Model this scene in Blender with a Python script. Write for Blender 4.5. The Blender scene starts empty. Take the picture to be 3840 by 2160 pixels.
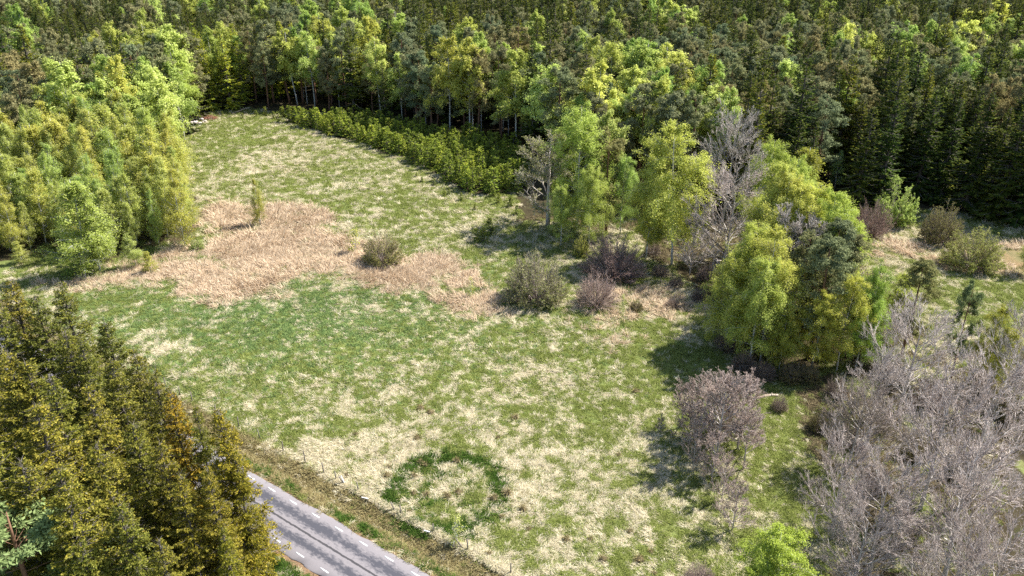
import bpy, math
import numpy as np
from mathutils import Vector
rad = math.radians
rng = np.random.default_rng(7)
SC = bpy.context.scene
COL = SC.collection

# ------------------------------------------------------------ camera
F_PX, PITCH, CAMH = 3100.0, rad(25.4), 50.3
cam_d = bpy.data.cameras.new('camera'); cam = bpy.data.objects.new('camera', cam_d); COL.objects.link(cam)
cam_d.sensor_width = 36.0; cam_d.lens = F_PX / 3840 * 36.0
cam_d.clip_start = 0.5; cam_d.clip_end = 9000
cam.location = (0, 0, CAMH); cam.rotation_euler = (rad(90) - PITCH, 0, 0)
SC.camera = cam
# ------------------------------------------------------------ light
SUN_AZ, SUN_EL = rad(23), rad(51)            # azimuth from +X towards +Y
world = bpy.data.worlds.new('World'); SC.world = world; world.use_nodes = True
wt = world.node_tree; bgn = wt.nodes['Background']
sky = wt.nodes.new('ShaderNodeTexSky'); sky.sky_type = 'NISHITA'; sky.sun_disc = False
sky.sun_elevation = SUN_EL; sky.sun_rotation = rad(90) - SUN_AZ
wt.links.new(sky.outputs[0], bgn.inputs[0]); bgn.inputs[1].default_value = 0.11
sun_d = bpy.data.lights.new('sun', 'SUN'); sun_d.energy = 5.0; sun_d.angle = rad(0.53); sun_d.color = (1.0, 0.955, 0.88)
sun = bpy.data.objects.new('sun', sun_d); COL.objects.link(sun)
sv = Vector((math.cos(SUN_EL)*math.cos(SUN_AZ), math.cos(SUN_EL)*math.sin(SUN_AZ), math.sin(SUN_EL)))
sun.rotation_euler = sv.to_track_quat('Z', 'Y').to_euler(); sun.location = sv * 200
SC.view_settings.view_transform = 'Standard'; SC.view_settings.look = 'None'
SC.view_settings.exposure = 1.12; SC.view_settings.gamma = 1.0; SC.view_settings.use_curve_mapping = False
SC.cycles.max_bounces = 4; SC.cycles.diffuse_bounces = 3; SC.cycles.transmission_bounces = 3; SC.cycles.glossy_bounces = 1
SC.cycles.use_denoising = False

# ------------------------------------------------------------ photo pixel (2576 wide) -> ground position
_c, _s = math.cos(PITCH), math.sin(PITCH)
def G(px, py, z=0.0):
    X = (px*1.49068 - 1920) / F_PX; Y = (py*1.49068 - 1080) / F_PX
    t = (CAMH - z) / (_s + Y*_c)
    return X*t, (_c - Y*_s)*t
def height_at(px, py, ptop):                      # a thing standing at (px, py) whose top shows on row ptop
    gy = G(px, py)[1]; k = (ptop*1.49068 - 1080) / F_PX
    return CAMH - gy*(k*_c + _s)/(_c - k*_s)
def to_px(x, y, z):
    D = CAMH - z; zc = y*_c + D*_s; yc = -y*_s + D*_c
    return (1920 + F_PX*x/zc)/1.49068, (1080 + F_PX*yc/zc)/1.49068
def GP(poly): return np.array([G(*p) for p in poly])

# ------------------------------------------------------------ noise / polygons
def _hash(ix, iy, seed):
    h = (ix.astype(np.int64)*374761393 + iy.astype(np.int64)*668265263 + seed*1442695041) & 0xffffffff
    h = ((h ^ (h >> 13))*1274126177) & 0xffffffff
    return ((h ^ (h >> 16)) & 0xffff) / 65535.0
def vnoise(x, y, sc, seed=0):
    x = np.asarray(x, float)/sc; y = np.asarray(y, float)/sc
    ix = np.floor(x); iy = np.floor(y); fx = x-ix; fy = y-iy
    fx = fx*fx*(3-2*fx); fy = fy*fy*(3-2*fy)
    a = _hash(ix, iy, seed); b = _hash(ix+1, iy, seed); c = _hash(ix, iy+1, seed); d = _hash(ix+1, iy+1, seed)
    return (a*(1-fx)+b*fx)*(1-fy) + (c*(1-fx)+d*fx)*fy - 0.5
def fbm(x, y, sc, seed=0, o=3):
    r = 0; a = 1.0
    for k in range(o):
        r = r + a*vnoise(x, y, sc/2**k, seed+k*17); a *= 0.55
    return r
def inpoly(x, y, P):
    r = np.zeros(np.shape(x), bool); n = len(P); j = n-1
    for i in range(n):
        xi, yi = P[i]; xj, yj = P[j]
        if yi != yj:
            r ^= ((yi > y) != (yj > y)) & (x < (xj-xi)*(y-yi)/(yj-yi) + xi)
        j = i
    return r

# ------------------------------------------------------------ road frame and terrain
RA = np.array((-22.904, 62.083)); RD = np.array((0.80649, -0.59125)); RN = np.array((-0.59125, -0.80649))
def road_uv(x, y):                                # along, lateral (0 = field-side edge line, 4.11 = other edge line)
    dx = x-RA[0]; dy = y-RA[1]
    return dx*RD[0]+dy*RD[1], dx*RN[0]+dy*RN[1]
def sstep(a, b, v):
    t = np.clip((v-a)/(b-a), 0, 1); return t*t*(3-2*t)
FENCE_V = -4.62
def terrain(x, y):
    x = np.asarray(x, float); y = np.asarray(y, float)
    u, v = road_uv(x, y)
    far = sstep(-5.2, -6.5, v) + sstep(9, 14, v)
    z = far*(fbm(x, y, 14, 3)*0.55 + fbm(x, y, 2.2, 5, 2)*0.22)
    z = z + np.where((v > -1.2) & (v < 5.3), 0.0, 0)
    ditch = np.exp(-((v+2.7)/0.9)**2)*-0.45
    bank = np.exp(-((v-FENCE_V)/0.35)**2)*0.22*sstep(3, 8, u)
    z = z + ditch + bank
    z = z + sstep(-1.6, -0.9, v)*(1-sstep(4.9, 5.7, v))*0.06
    return z
def tz(x, y): return float(terrain(np.array([x]), np.array([y]))[0])

# ------------------------------------------------------------ mesh building
class MB:
    def __init__(s): s.v = []; s.q = []; s.m = []; s.n = 0
    def add(s, V, Q, mat=0):
        V = np.asarray(V, float).reshape(-1, 3); Q = np.asarray(Q, np.int64).reshape(-1, 4)
        s.v.append(V); s.q.append(Q + s.n); s.m.append(np.full(len(Q), mat, np.int32)); s.n += len(V)
    def mesh(s, name, mats, smooth=False):
        V = np.concatenate(s.v) if s.v else np.zeros((0, 3)); Q = np.concatenate(s.q) if s.q else np.zeros((0, 4), int)
        m = bpy.data.meshes.new(name)
        m.vertices.add(len(V)); m.vertices.foreach_set('co', V.astype(np.float32).ravel())
        m.loops.add(len(Q)*4); m.loops.foreach_set('vertex_index', Q.astype(np.int32).ravel())
        m.polygons.add(len(Q)); m.polygons.foreach_set('loop_start', np.arange(0, len(Q)*4, 4, dtype=np.int32))
        for mt in mats: m.materials.append(mt)
        if len(mats) > 1: m.polygons.foreach_set('material_index', np.concatenate(s.m))
        if smooth: m.polygons.foreach_set('use_smooth', np.ones(len(Q), bool))
        m.update(calc_edges=True); m.validate()
        return m
def unit(a): return a/np.maximum(np.linalg.norm(a, axis=-1, keepdims=True), 1e-9)
def rdirs(n): return unit(rng.normal(size=(n, 3)))
def cards(mb, C, D, N, L, W, mat=0, bend=0.15):
    n = len(C); L = np.broadcast_to(np.asarray(L, float), (n,))[:, None]; W = np.broadcast_to(np.asarray(W, float), (n,))[:, None]
    S = unit(np.cross(D, N)); M = C + D*L*0.5
    V = np.stack([C, M+S*W*0.5+N*L*bend*0.4, C+D*L, M-S*W*0.5+N*L*bend*0.4], 1)
    mb.add(V.reshape(-1, 3), np.arange(4*n).reshape(-1, 4), mat)
def prisms(mb, P0, P1, R0, R1, sides=3, mat=0):
    n = len(P0); D = unit(P1-P0)
    ref = np.where(np.abs(D[:, 2:3]) > 0.9, np.array([[1., 0, 0]]), np.array([[0., 0, 1]]))
    A = unit(np.cross(D, ref)); B = np.cross(D, A)
    ang = np.arange(sides)*2*math.pi/sides
    ring = A[:, None, :]*np.cos(ang)[None, :, None] + B[:, None, :]*np.sin(ang)[None, :, None]
    R0 = np.broadcast_to(np.asarray(R0, float), (n,)); R1 = np.broadcast_to(np.asarray(R1, float), (n,))
    V = np.concatenate([P0[:, None]+ring*R0[:, None, None], P1[:, None]+ring*R1[:, None, None]], 1)
    k = np.arange(sides); k2 = (k+1) % sides
    f = np.stack([k, k2, k2+sides, k+sides], 1)
    Q = (np.arange(n)*2*sides)[:, None, None] + f[None]
    mb.add(V.reshape(-1, 3), Q.reshape(-1, 4), mat)
def poly_tube(mb, PTS, R0, R1, sides=3, mat=0, power=1.0):
    n, k, _ = PTS.shape; t = np.linspace(0, 1, k)**power
    R = np.asarray(R0).reshape(-1, 1)*(1-t)+np.asarray(R1).reshape(-1, 1)*t
    R = np.broadcast_to(R, (n, k))
    for i in range(k-1): prisms(mb, PTS[:, i], PTS[:, i+1], R[:, i], R[:, i+1], sides, mat)
def tube(mb, pts, radii, sides=8, mat=0, cap=True):
    pts = np.asarray(pts, float); k = len(pts); T = unit(np.gradient(pts, axis=0))
    ref = np.array([0, 1., 0]) if abs(T[0][2]) > 0.9 else np.array([0, 0, 1.])
    A = unit(np.cross(T, ref)); B = np.cross(T, A); ang = np.arange(sides)*2*math.pi/sides
    V = pts[:, None]+(A[:, None]*np.cos(ang)[None, :, None]+B[:, None]*np.sin(ang)[None, :, None])*np.asarray(radii)[:, None, None]
    Q = []
    for i in range(k-1):
        for j in range(sides):
            j2 = (j+1) % sides; Q.append((i*sides+j, i*sides+j2, (i+1)*sides+j2, (i+1)*sides+j))
    V = V.reshape(-1, 3)
    if cap:
        n0 = len(V); V = np.concatenate([V, [pts[0]], [pts[-1]]]); e = (k-1)*sides
        for j in range(0, sides, 2):
            Q.append((n0, (j+2) % sides, (j+1) % sides, j)); Q.append((n0+1, e+j, e+(j+1) % sides, e+(j+2) % sides))
    mb.add(V, Q, mat)
def limbs(P, D, L, nseg, wob, grav):             # polylines that grow from P along D, bending by wob and gravity
    n = len(P); L = np.broadcast_to(np.asarray(L, float), (n,)); out = [P]; d = unit(D); g = np.broadcast_to(np.asarray(grav, float), (n,))
    for i in range(nseg):
        d = d + rng.normal(size=(n, 3))*wob; d[:, 2] += g; d = unit(d)
        P = P + d*(L/nseg)[:, None]; out.append(P)
    return np.stack(out, 1)
def along(PTS, idx, t):
    k = PTS.shape[1]-1; f = np.clip(t, 0, 0.9999)*k; i = f.astype(int); w = (f-i)[:, None]
    a = PTS[idx, i]; b = PTS[idx, i+1]
    return a*(1-w)+b*w, unit(b-a)
def fork(T, ang):                                # directions that leave T at an angle, random roll
    p = unit(np.cross(T, rdirs(len(T)))); a = np.broadcast_to(np.asarray(ang, float), (len(T),))[:, None]
    return unit(T*np.cos(a)+p*np.sin(a))
def link(o, parent=None):
    COL.objects.link(o)
    if parent is not None: o.parent = parent
    return o
def mesh_obj(name, me, parent=None, label=None, cat=None, group=None, kind=None, loc=None):
    o = bpy.data.objects.new(name, me); link(o, parent)
    if loc is not None: o.location = loc
    tag(o, label, cat, group, kind); return o
def tag(o, label=None, cat=None, group=None, kind=None):
    for k, v in (('label', label), ('category', cat), ('group', group), ('kind', kind)):
        if v: o[k] = v
    return o

# ------------------------------------------------------------ materials
def new_mat(name):
    m = bpy.data.materials.new(name); m.use_nodes = True; nt = m.node_tree
    for n in list(nt.nodes): nt.nodes.remove(n)
    out = nt.nodes.new('ShaderNodeOutputMaterial'); return m, nt, out
def ramp_node(nt, cols):
    r = nt.nodes.new('ShaderNodeValToRGB'); el = r.color_ramp.elements
    while len(el) < len(cols): el.new(0.5)
    for e, (p, c) in zip(el, cols): e.position = p; e.color = (*c, 1)
    return r
def mul(nt, a, b):
    m = nt.nodes.new('ShaderNodeMix'); m.data_type = 'RGBA'; m.blend_type = 'MULTIPLY'; m.inputs[0].default_value = 1.0
    nt.links.new(a, m.inputs[6]); nt.links.new(b, m.inputs[7]); return m.outputs[2]
def leaf_mat(name, cols, trans=0.35, tint=((0.8, 0.8, 0.8), (1.2, 1.2, 1.2))):
    m, nt, out = new_mat(name); L = nt.links
    geo = nt.nodes.new('ShaderNodeNewGeometry'); oi = nt.nodes.new('ShaderNodeObjectInfo')
    r = ramp_node(nt, cols); L.new(geo.outputs['Random Per Island'], r.inputs[0])
    r2 = ramp_node(nt, [(i/(len(tint)-1), c) for i, c in enumerate(tint)]); L.new(oi.outputs['Random'], r2.inputs[0])
    c = mul(nt, mul(nt, r.outputs[0], r2.outputs[0]), oi.outputs['Color'])
    d = nt.nodes.new('ShaderNodeBsdfDiffuse'); t = nt.nodes.new('ShaderNodeBsdfTranslucent'); mx = nt.nodes.new('ShaderNodeMixShader')
    L.new(c, d.inputs[0]); L.new(c, t.inputs[0]); mx.inputs[0].default_value = trans
    L.new(d.outputs[0], mx.inputs[1]); L.new(t.outputs[0], mx.inputs[2]); L.new(mx.outputs[0], out.inputs[0])
    return m
def noise_mat(name, cols, scale=4.0, detail=4.0, rough=0.9, coords='Object', stretch=(1, 1, 1), bump=0.0, objcol=False):
    m, nt, out = new_mat(name); L = nt.links
    tc = nt.nodes.new('ShaderNodeTexCoord'); mp = nt.nodes.new('ShaderNodeMapping'); mp.inputs['Scale'].default_value = stretch
    no = nt.nodes.new('ShaderNodeTexNoise'); no.inputs['Scale'].default_value = scale; no.inputs['Detail'].default_value = detail
    L.new(tc.outputs[coords], mp.inputs[0]); L.new(mp.outputs[0], no.inputs['Vector'])
    r = ramp_node(nt, cols); L.new(no.outputs[0], r.inputs[0])
    p = nt.nodes.new('ShaderNodeBsdfPrincipled'); p.inputs['Roughness'].default_value = rough; p.inputs['Specular IOR Level'].default_value = 0.2
    c = r.outputs[0]
    if objcol:
        oi = nt.nodes.new('ShaderNodeObjectInfo'); c = mul(nt, c, oi.outputs['Color'])
    L.new(c, p.inputs['Base Color'])
    if bump:
        b = nt.nodes.new('ShaderNodeBump'); b.inputs['Strength'].default_value = bump; b.inputs['Distance'].default_value = 0.05
        L.new(no.outputs[0], b.inputs['Height']); L.new(b.outputs[0], p.inputs['Normal'])
    L.new(p.outputs[0], out.inputs[0]); return m
M = {}
M['spruce'] = leaf_mat('spruce_needles', [(0, (.045, .065, .018)), (.55, (.095, .120, .026)), (1, (.22, .22, .04))], .3, ((.62, .78, .85), (1, 1, 1), (1.15, 1.08, .9)))
M['spruce_near'] = leaf_mat('spruce_needles_olive', [(0, (.075, .082, .020)), (.45, (.155, .158, .030)), (.8, (.27, .25, .045)), (.94, (.38, .32, .06)), (1, (.32, .30, .20))], .3, ((.8, .9, .9), (1.1, 1.05, 1)))
M['spruce_tip'] = leaf_mat('spruce_tip_needles', [(0, (.15, .155, .038)), (.6, (.27, .26, .06)), (1, (.42, .38, .10))], .3, ((.85, .9, .9), (1.1, 1.05, 1)))
M['spruce_young'] = leaf_mat('young_spruce_needles', [(0, (.10, .14, .026)), (.6, (.19, .235, .04)), (1, (.36, .38, .07))], .3, ((.8, .85, .9), (1.15, 1.1, 1)))
M['pine'] = leaf_mat('pine_needles', [(0, (.14, .15, .07)), (.5, (.27, .27, .13)), (1, (.42, .41, .21))], .33, ((.8, .92, 1.0), (1, 1, 1), (1.12, 1.04, .95)))
M['birch'] = leaf_mat('birch_leaves', [(0, (.29, .335, .075)), (.5, (.45, .50, .13)), (1, (.64, .66, .24))], .48, ((.84, .92, .9), (1, 1, 1), (1.12, 1.03, .9)))
M['bud'] = leaf_mat('bud_leaves', [(0, (.22, .23, .08)), (1, (.42, .42, .17))], .35)
M['bark_spruce'] = noise_mat('spruce_bark', [(.3, (.055, .045, .038)), (.7, (.13, .11, .095))], 6, stretch=(1, 1, .3), bump=.5)
M['lichen_twig'] = noise_mat('lichen_twig', [(.3, (.10, .085, .07)), (.7, (.30, .27, .23))], 3)
M['bark_pine'] = noise_mat('pine_bark', [(.3, (.11, .065, .045)), (.55, (.24, .13, .08)), (.75, (.30, .17, .10))], 3, stretch=(1, 1, .4), bump=.5)
M['bark_birch'] = noise_mat('birch_bark', [(.33, (.05, .045, .04)), (.43, (.50, .48, .45)), (.75, (.66, .64, .60))], 3.5, stretch=(1, 1, 2.2), bump=.2)
M['bark_grey'] = noise_mat('grey_bark', [(.3, (.26, .23, .22)), (.7, (.50, .455, .44))], 2.5, objcol=True)
M['bark_willow'] = noise_mat('willow_bark', [(.3, (.11, .085, .075)), (.7, (.26, .205, .18))], 2.5, objcol=True)
def twig_mat(name, cols):
    m = noise_mat(name, [(.3, (.85, .85, .85)), (.7, (1.1, 1.1, 1.1))], 2.0, objcol=True); nt = m.node_tree
    p = next(n for n in nt.nodes if n.type == 'BSDF_PRINCIPLED'); src = p.inputs['Base Color'].links[0].from_socket
    geo = nt.nodes.new('ShaderNodeNewGeometry'); rp = ramp_node(nt, cols); nt.links.new(geo.outputs['Random Per Island'], rp.inputs[0])
    nt.links.new(mul(nt, src, rp.outputs[0]), p.inputs['Base Color']); return m
M['bark_grey'] = twig_mat('grey_bark', [(0, (.16, .13, .11)), (.45, (.385, .335, .295)), (1, (.70, .64, .59))])
M['bark_willow'] = twig_mat('willow_bark', [(0, (.13, .10, .085)), (.5, (.30, .245, .21)), (1, (.54, .47, .42))])
def blade_mat(name, cols, trans=.3): return leaf_mat(name, [(p, tuple(.92*q for q in c)) for p, c in cols], trans, ((.85, .85, .85), (1.12, 1.12, 1.12)))
M['straw'] = blade_mat('straw_blades', [(0, (.44, .37, .22)), (.5, (.66, .58, .38)), (1, (.84, .77, .58))])
M['green'] = blade_mat('green_blades', [(0, (.15, .185, .04)), (.6, (.25, .295, .07)), (1, (.43, .45, .16))])
M['lush'] = blade_mat('lush_blades', [(0, (.045, .10, .018)), (1, (.12, .19, .035))])
M['bluegreen'] = blade_mat('meadow_blades', [(0, (.12, .20, .06)), (1, (.27, .36, .13))])
M['reed'] = blade_mat('reed_blades', [(0, (.42, .305, .195)), (.5, (.63, .48, .325)), (1, (.80, .66, .48))])
M['vergeb'] = blade_mat('verge_blades', [(0, (.20, .15, .07)), (.5, (.34, .28, .13)), (1, (.46, .40, .20))])
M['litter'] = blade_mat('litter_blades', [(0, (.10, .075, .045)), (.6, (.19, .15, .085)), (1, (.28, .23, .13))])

# ground: colours follow what grows there (weights stored on the vertices)
def ground_mat():
    m, nt, out = new_mat('meadow_ground'); L = nt.links
    tc = nt.nodes.new('ShaderNodeTexCoord')
    def noise(sc, det=4, ro=.6, stretch=None, dist=0.0):
        n = nt.nodes.new('ShaderNodeTexNoise'); n.inputs['Scale'].default_value = sc; n.inputs['Detail'].default_value = det
        n.inputs['Roughness'].default_value = ro; n.inputs['Distortion'].default_value = dist
        mp = nt.nodes.new('ShaderNodeMapping'); L.new(tc.outputs['Object'], mp.inputs[0])
        if stretch: mp.inputs['Scale'].default_value = stretch; mp.inputs['Rotation'].default_value = (0, 0, .5)
        L.new(mp.outputs[0], n.inputs['Vector']); return n
    za = nt.nodes.new('ShaderNodeAttribute'); za.attribute_name = 'zone'
    zb = nt.nodes.new('ShaderNodeAttribute'); zb.attribute_name = 'zone2'
    sa = nt.nodes.new('ShaderNodeSeparateColor'); L.new(za.outputs['Color'], sa.inputs[0])
    sb = nt.nodes.new('ShaderNodeSeparateColor'); L.new(zb.outputs['Color'], sb.inputs[0])
    nf = noise(2.6, 5, .7, (1, 2.2, 1), .6); nm = noise(.6, 4, .65)
    def mth(op, a, b):
        x = nt.nodes.new('ShaderNodeMath'); x.operation = op
        for i, q in enumerate((a, b)):
            if isinstance(q, (int, float)): x.inputs[i].default_value = q
            else: L.new(q, x.inputs[i])
        return x.outputs[0]
    def mixc(f, a, b):
        x = nt.nodes.new('ShaderNodeMix'); x.data_type = 'RGBA'; L.new(f, x.inputs[0])
        for i, q in ((6, a), (7, b)):
            if isinstance(q, tuple): x.inputs[i].default_value = (*q, 1)
            else: L.new(q, x.inputs[i])
        return x.outputs[2]
    def mask(w, sharp=3.0, n=nf):                 # weight + noise -> ragged edge
        a = mth('ADD', w, mth('MULTIPLY', mth('SUBTRACT', n.outputs[0], .5), 2.2))
        x = nt.nodes.new('ShaderNodeMapRange'); L.new(a, x.inputs[0]); x.inputs[1].default_value = .5-.5/sharp; x.inputs[2].default_value = .5+.5/sharp
        return x.outputs[0]
    rs = ramp_node(nt, [(.3, (.12, .11, .045)), (.7, (.29, .25, .125))]); L.new(nf.outputs[0], rs.inputs[0])
    rg = ramp_node(nt, [(.3, (.12, .15, .04)), (.7, (.22, .26, .08))]); L.new(nm.outputs[0], rg.inputs[0])
    rr = ramp_node(nt, [(.3, (0.187, 0.115, 0.06)), (.7, (0.391, 0.264, 0.145))]); L.new(nf.outputs[0], rr.inputs[0])
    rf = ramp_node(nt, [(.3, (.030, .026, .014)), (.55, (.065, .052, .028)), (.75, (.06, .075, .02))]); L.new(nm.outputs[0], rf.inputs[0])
    rv = ramp_node(nt, [(.3, (0.136, 0.102, 0.043)), (.7, (0.255, 0.212, 0.093))]); L.new(nf.outputs[0], rv.inputs[0])
    rgv = ramp_node(nt, [(.35, (0.17, 0.102, 0.055)), (.7, (0.34, 0.23, 0.136))]); L.new(noise(9, 5, .8).outputs[0], rgv.inputs[0])
    c = mixc(mask(sa.outputs[0], 2.2), rs.outputs[0], rg.outputs[0])
    c = mixc(mask(sb.outputs[1], 2.0), c, rv.outputs[0])
    c = mixc(mask(sa.outputs[1], 2.5), c, rr.outputs[0])
    c = mixc(mask(sb.outputs[0], 2.5), c, (.035, .075, .014))
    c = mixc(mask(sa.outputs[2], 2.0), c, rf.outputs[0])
    c = mixc(mask(sb.outputs[2], 4.0), c, rgv.outputs[0])
    p = nt.nodes.new('ShaderNodeBsdfPrincipled'); p.inputs['Roughness'].default_value = .95; p.inputs['Specular IOR Level'].default_value = .1
    L.new(c, p.inputs['Base Color'])
    b = nt.nodes.new('ShaderNodeBump'); b.inputs['Strength'].default_value = .9; b.inputs['Distance'].default_value = .25
    L.new(nf.outputs[0], b.inputs['Height']); L.new(b.outputs[0], p.inputs['Normal'])
    L.new(p.outputs[0], out.inputs[0]); return m
M['ground'] = ground_mat()

# ------------------------------------------------------------ what grows where
LEFT_EDGE = [(-400, 760), (-60, 668), (60, 655), (120, 622), (190, 618), (215, 672), (300, 650), (330, 630), (420, 612), (480, 600), (482, 560), (468, 500), (458, 440), (442, 398), (470, 384), (478, 330), (492, 306), (540, 280)]
BACK_EDGE = [(620, 272), (720, 278), (850, 292), (960, 318), (1080, 340), (1200, 358), (1320, 385)]
RIGHT_EDGE = [(1400, 440), (1480, 480), (1600, 520), (1720, 540), (1900, 545), (2100, 524), (2200, 524), (2330, 524), (2450, 534), (2700, 560), (3300, 620)]
_l = GP(LEFT_EDGE); _b = GP(BACK_EDGE); _r = GP(RIGHT_EDGE)
FOREST = np.concatenate([[(-330, 60)], _l, _b, _r, [(420, 110), (420, 430), (-330, 430)]])
STAND = GP([(1310, 560), (1400, 560), (1500, 575), (1600, 590), (1640, 650), (1720, 690), (1790, 770), (1850, 850), (1880, 920), (2060, 960), (2300, 860), (2260, 740), (2150, 640), (2120, 560), (1900, 500), (1480, 420), (1320, 440)])
NEARWOOD = GP([(2010, 990), (1990, 1100), (2080, 1200), (2120, 1300), (2080, 1500), (2100, 1900), (3300, 1900), (3000, 900), (2600, 880), (2300, 880)])
SPRUCEWOOD = np.array([(RA + RD*u + RN*v) for u, v in ((-40, 7), (2.5, 7), (5, 11), (9, 24), (-45, 40), (-70, 12))])
PLANT = GP([(715, 292), (730, 312), (800, 338), (900, 358), (1000, 394), (1070, 424), (1120, 458), (1170, 482), (1225, 492), (1300, 492), (1330, 440), (1325, 392), (1200, 362), (1080, 342), (960, 318), (850, 295)])
REEDS = [GP([(505, 525), (620, 515), (760, 520), (830, 560), (890, 600), (1000, 652), (1090, 640), (1160, 690), (1270, 740), (1285, 772), (1150, 768), (1050, 742), (960, 716), (880, 692), (760, 702), (650, 742), (560, 762), (485, 742), (505, 700), (380, 694), (250, 706), (160, 716), (90, 708), (250, 690), (330, 668), (440, 645), (520, 615)]),
         GP([(1440, 770), (1560, 735), (1700, 730), (1780, 760), (1760, 800), (1600, 805), (1500, 795)]), GP([(1500, 828), (1570, 825), (1572, 850), (1510, 852)]),
         GP([(2200, 640), (2330, 650), (2420, 690), (2600, 690), (2600, 600), (2560, 590), (2520, 640), (2380, 672), (2300, 610), (2230, 600)])]
GREENS = [(640, 840, 24, 11, .55), (330, 760, 12, 6, .5), (540, 708, 6, 3, .6), (1190, 660, 7, 5, .8), (545, 350, 14, 16, .45), (1010, 520, 17, 7, .4), (1300, 830, 22, 5, .25), (1670, 880, 5, 6, .7),
          (1510, 1035, 6, 4, .55), (480, 990, 6, 4, .35), (660, 1030, 7, 4, .3), (1000, 900, 12, 5, .25), (780, 380, 14, 12, -.3), (1500, 1250, 20, 9, -.08), (860, 1160, 7, 3.2, -.5), (1300, 1245, 1.4, 4.2, -.8),
          (340, 880, 5, 6, -.4), (1090, 795, 9, 3, -.4), (620, 755, 10, 2.5, -.35), (1340, 700, 5, 4, .4), (1330, 870, 5, 3, .1), (2500, 740, 12, 8, .5), (2280, 600, 14, 9, -.55), (2420, 630, 14, 7, -.4), (150, 650, 9, 7, .7), (1880, 1010, 8, 8, .5), (2000, 1180, 10, 10, .5), (1600, 920, 7, 7, .2)]
GREENS = [(*G(a, b), rx, ry, w) for a, b, rx, ry, w in GREENS]
RINGC = np.array((-6.1, 61.3)); RINGR = 5.9
SHADEGREEN = GP([(1290, 560), (1500, 700), (1700, 730), (1800, 900), (1640, 960), (1640, 1240), (1900, 1450), (2100, 1450), (2000, 1000), (1800, 780), (1600, 560), (1330, 470), (1240, 500)])
def zones(x, y):
    wx = x + fbm(x, y, 6, 21)*3.4 + fbm(x, y, 1.6, 23, 2)*1.8; wy = y + fbm(x, y, 6, 44)*3.4 + fbm(x, y, 1.6, 29, 2)*1.8
    u, v = road_uv(x, y)
    g = 0.62 + .06*sstep(85, 65, y) + fbm(x, y, 16, 60)*0.30 + fbm(x, y, 4, 71)*0.26
    for cx, cy, rx, ry, w in GREENS: g = g + w*np.exp(-(((wx-cx)/rx)**2 + ((wy-cy)/ry)**2)*1.3)
    reed = np.zeros_like(g)
    for i, P in enumerate(REEDS):
        for ox, oy in ((0, 0), (2.2, 1), (-2.2, -1), (1, -2.6), (-1, 2.6)): reed = reed+inpoly(wx+ox, wy+oy, P)*(1.0, .5, .6, .7)[i]*.2
    reed = np.clip(reed*1.05, 0, 1)**1.3*np.clip(0.76 + fbm(x, y, 5, 90)*1.3+fbm(x, y, 1.4, 95, 2)*.7, 0, 1.0)
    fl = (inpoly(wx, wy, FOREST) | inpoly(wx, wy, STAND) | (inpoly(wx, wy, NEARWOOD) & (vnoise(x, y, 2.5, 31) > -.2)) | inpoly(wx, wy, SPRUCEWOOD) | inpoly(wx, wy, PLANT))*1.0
    dx = x-RINGC[0]; dy = y-RINGC[1]; r = np.hypot(dx, dy)*(1+0.10*vnoise(x, y, 3, 7)); a = np.arctan2(dy, dx)
    k = 1.15-0.75*np.exp(-((a+.25)/.55)**2)-.3*np.exp(-((a-.9)/.3)**2)
    ring = np.exp(-((r-RINGR+0.6)/.85)**2)*k*np.clip(.72+1.3*vnoise(x, y, .9, 77)+.7*vnoise(x, y, 2.6, 78), .15, 1) + (r < RINGR)*0.16*(1+2*vnoise(x, y, 2, 9))
    verge = sstep(FENCE_V+.1, FENCE_V+.5, v)*(1-sstep(-1.2, -.6, v))
    near = sstep(6.5, 7.2, v)*(1-sstep(12, 20, v))
    g = g - near*0.4
    vg = np.exp(-((v+1.35)/0.45)**2)*np.clip(.9+2.4*vnoise(u, v, 5, 12), 0, 1) + np.exp(-((v-6.0)/0.6)**2)*1.1
    grav = sstep(-1.0, -.6, v)*(1-sstep(5.0, 5.5, v))
    ring = np.maximum(ring, vg)
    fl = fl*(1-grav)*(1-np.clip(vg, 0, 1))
    return np.clip(g, -.2, 1.3), np.clip(reed, 0, 1), fl, np.clip(ring, 0, 1), np.clip(verge, 0, 1), grav

# ------------------------------------------------------------ ground sheet
def spread(lo, hi, step, outs):
    a = np.arange(lo, hi+step*.5, step); left = [lo]; right = [a[-1]]; d = step
    while left[-1] > outs[0]: d *= 1.35; left.append(left[-1]-d)
    d = step
    while right[-1] < outs[1]: d *= 1.35; right.append(right[-1]+d)
    return np.concatenate([left[:0:-1], a, right[1:]])
gx = spread(-92, 112, .7, (-6000, 6000)); gy = spread(34, 212, .7, (-5000, 8000))
XX, YY = np.meshgrid(gx, gy); fx, fy = XX.ravel(), YY.ravel()
inner = (np.abs(fx) < 400) & (fy > -200) & (fy < 600)
fz = np.where(inner, terrain(fx, fy), 0.0)
u_, v_ = road_uv(fx, fy); fz = np.where((v_ > -.75) & (v_ < 4.9), fz-.09, fz)
nx, ny = len(gx), len(gy)
ii = (np.arange(ny-1)[:, None]*nx+np.arange(nx-1)[None]).ravel()
mb = MB(); mb.add(np.stack([fx, fy, fz], 1), np.stack([ii, ii+1, ii+1+nx, ii+nx], 1))
gm = mb.mesh('ground', [M['ground']], True)
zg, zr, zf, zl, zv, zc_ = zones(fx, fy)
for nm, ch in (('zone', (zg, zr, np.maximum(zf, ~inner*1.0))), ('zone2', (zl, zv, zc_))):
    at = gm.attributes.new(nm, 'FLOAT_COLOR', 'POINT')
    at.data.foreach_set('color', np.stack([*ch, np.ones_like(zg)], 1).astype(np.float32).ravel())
mesh_obj('ground', gm, kind='structure')

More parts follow.
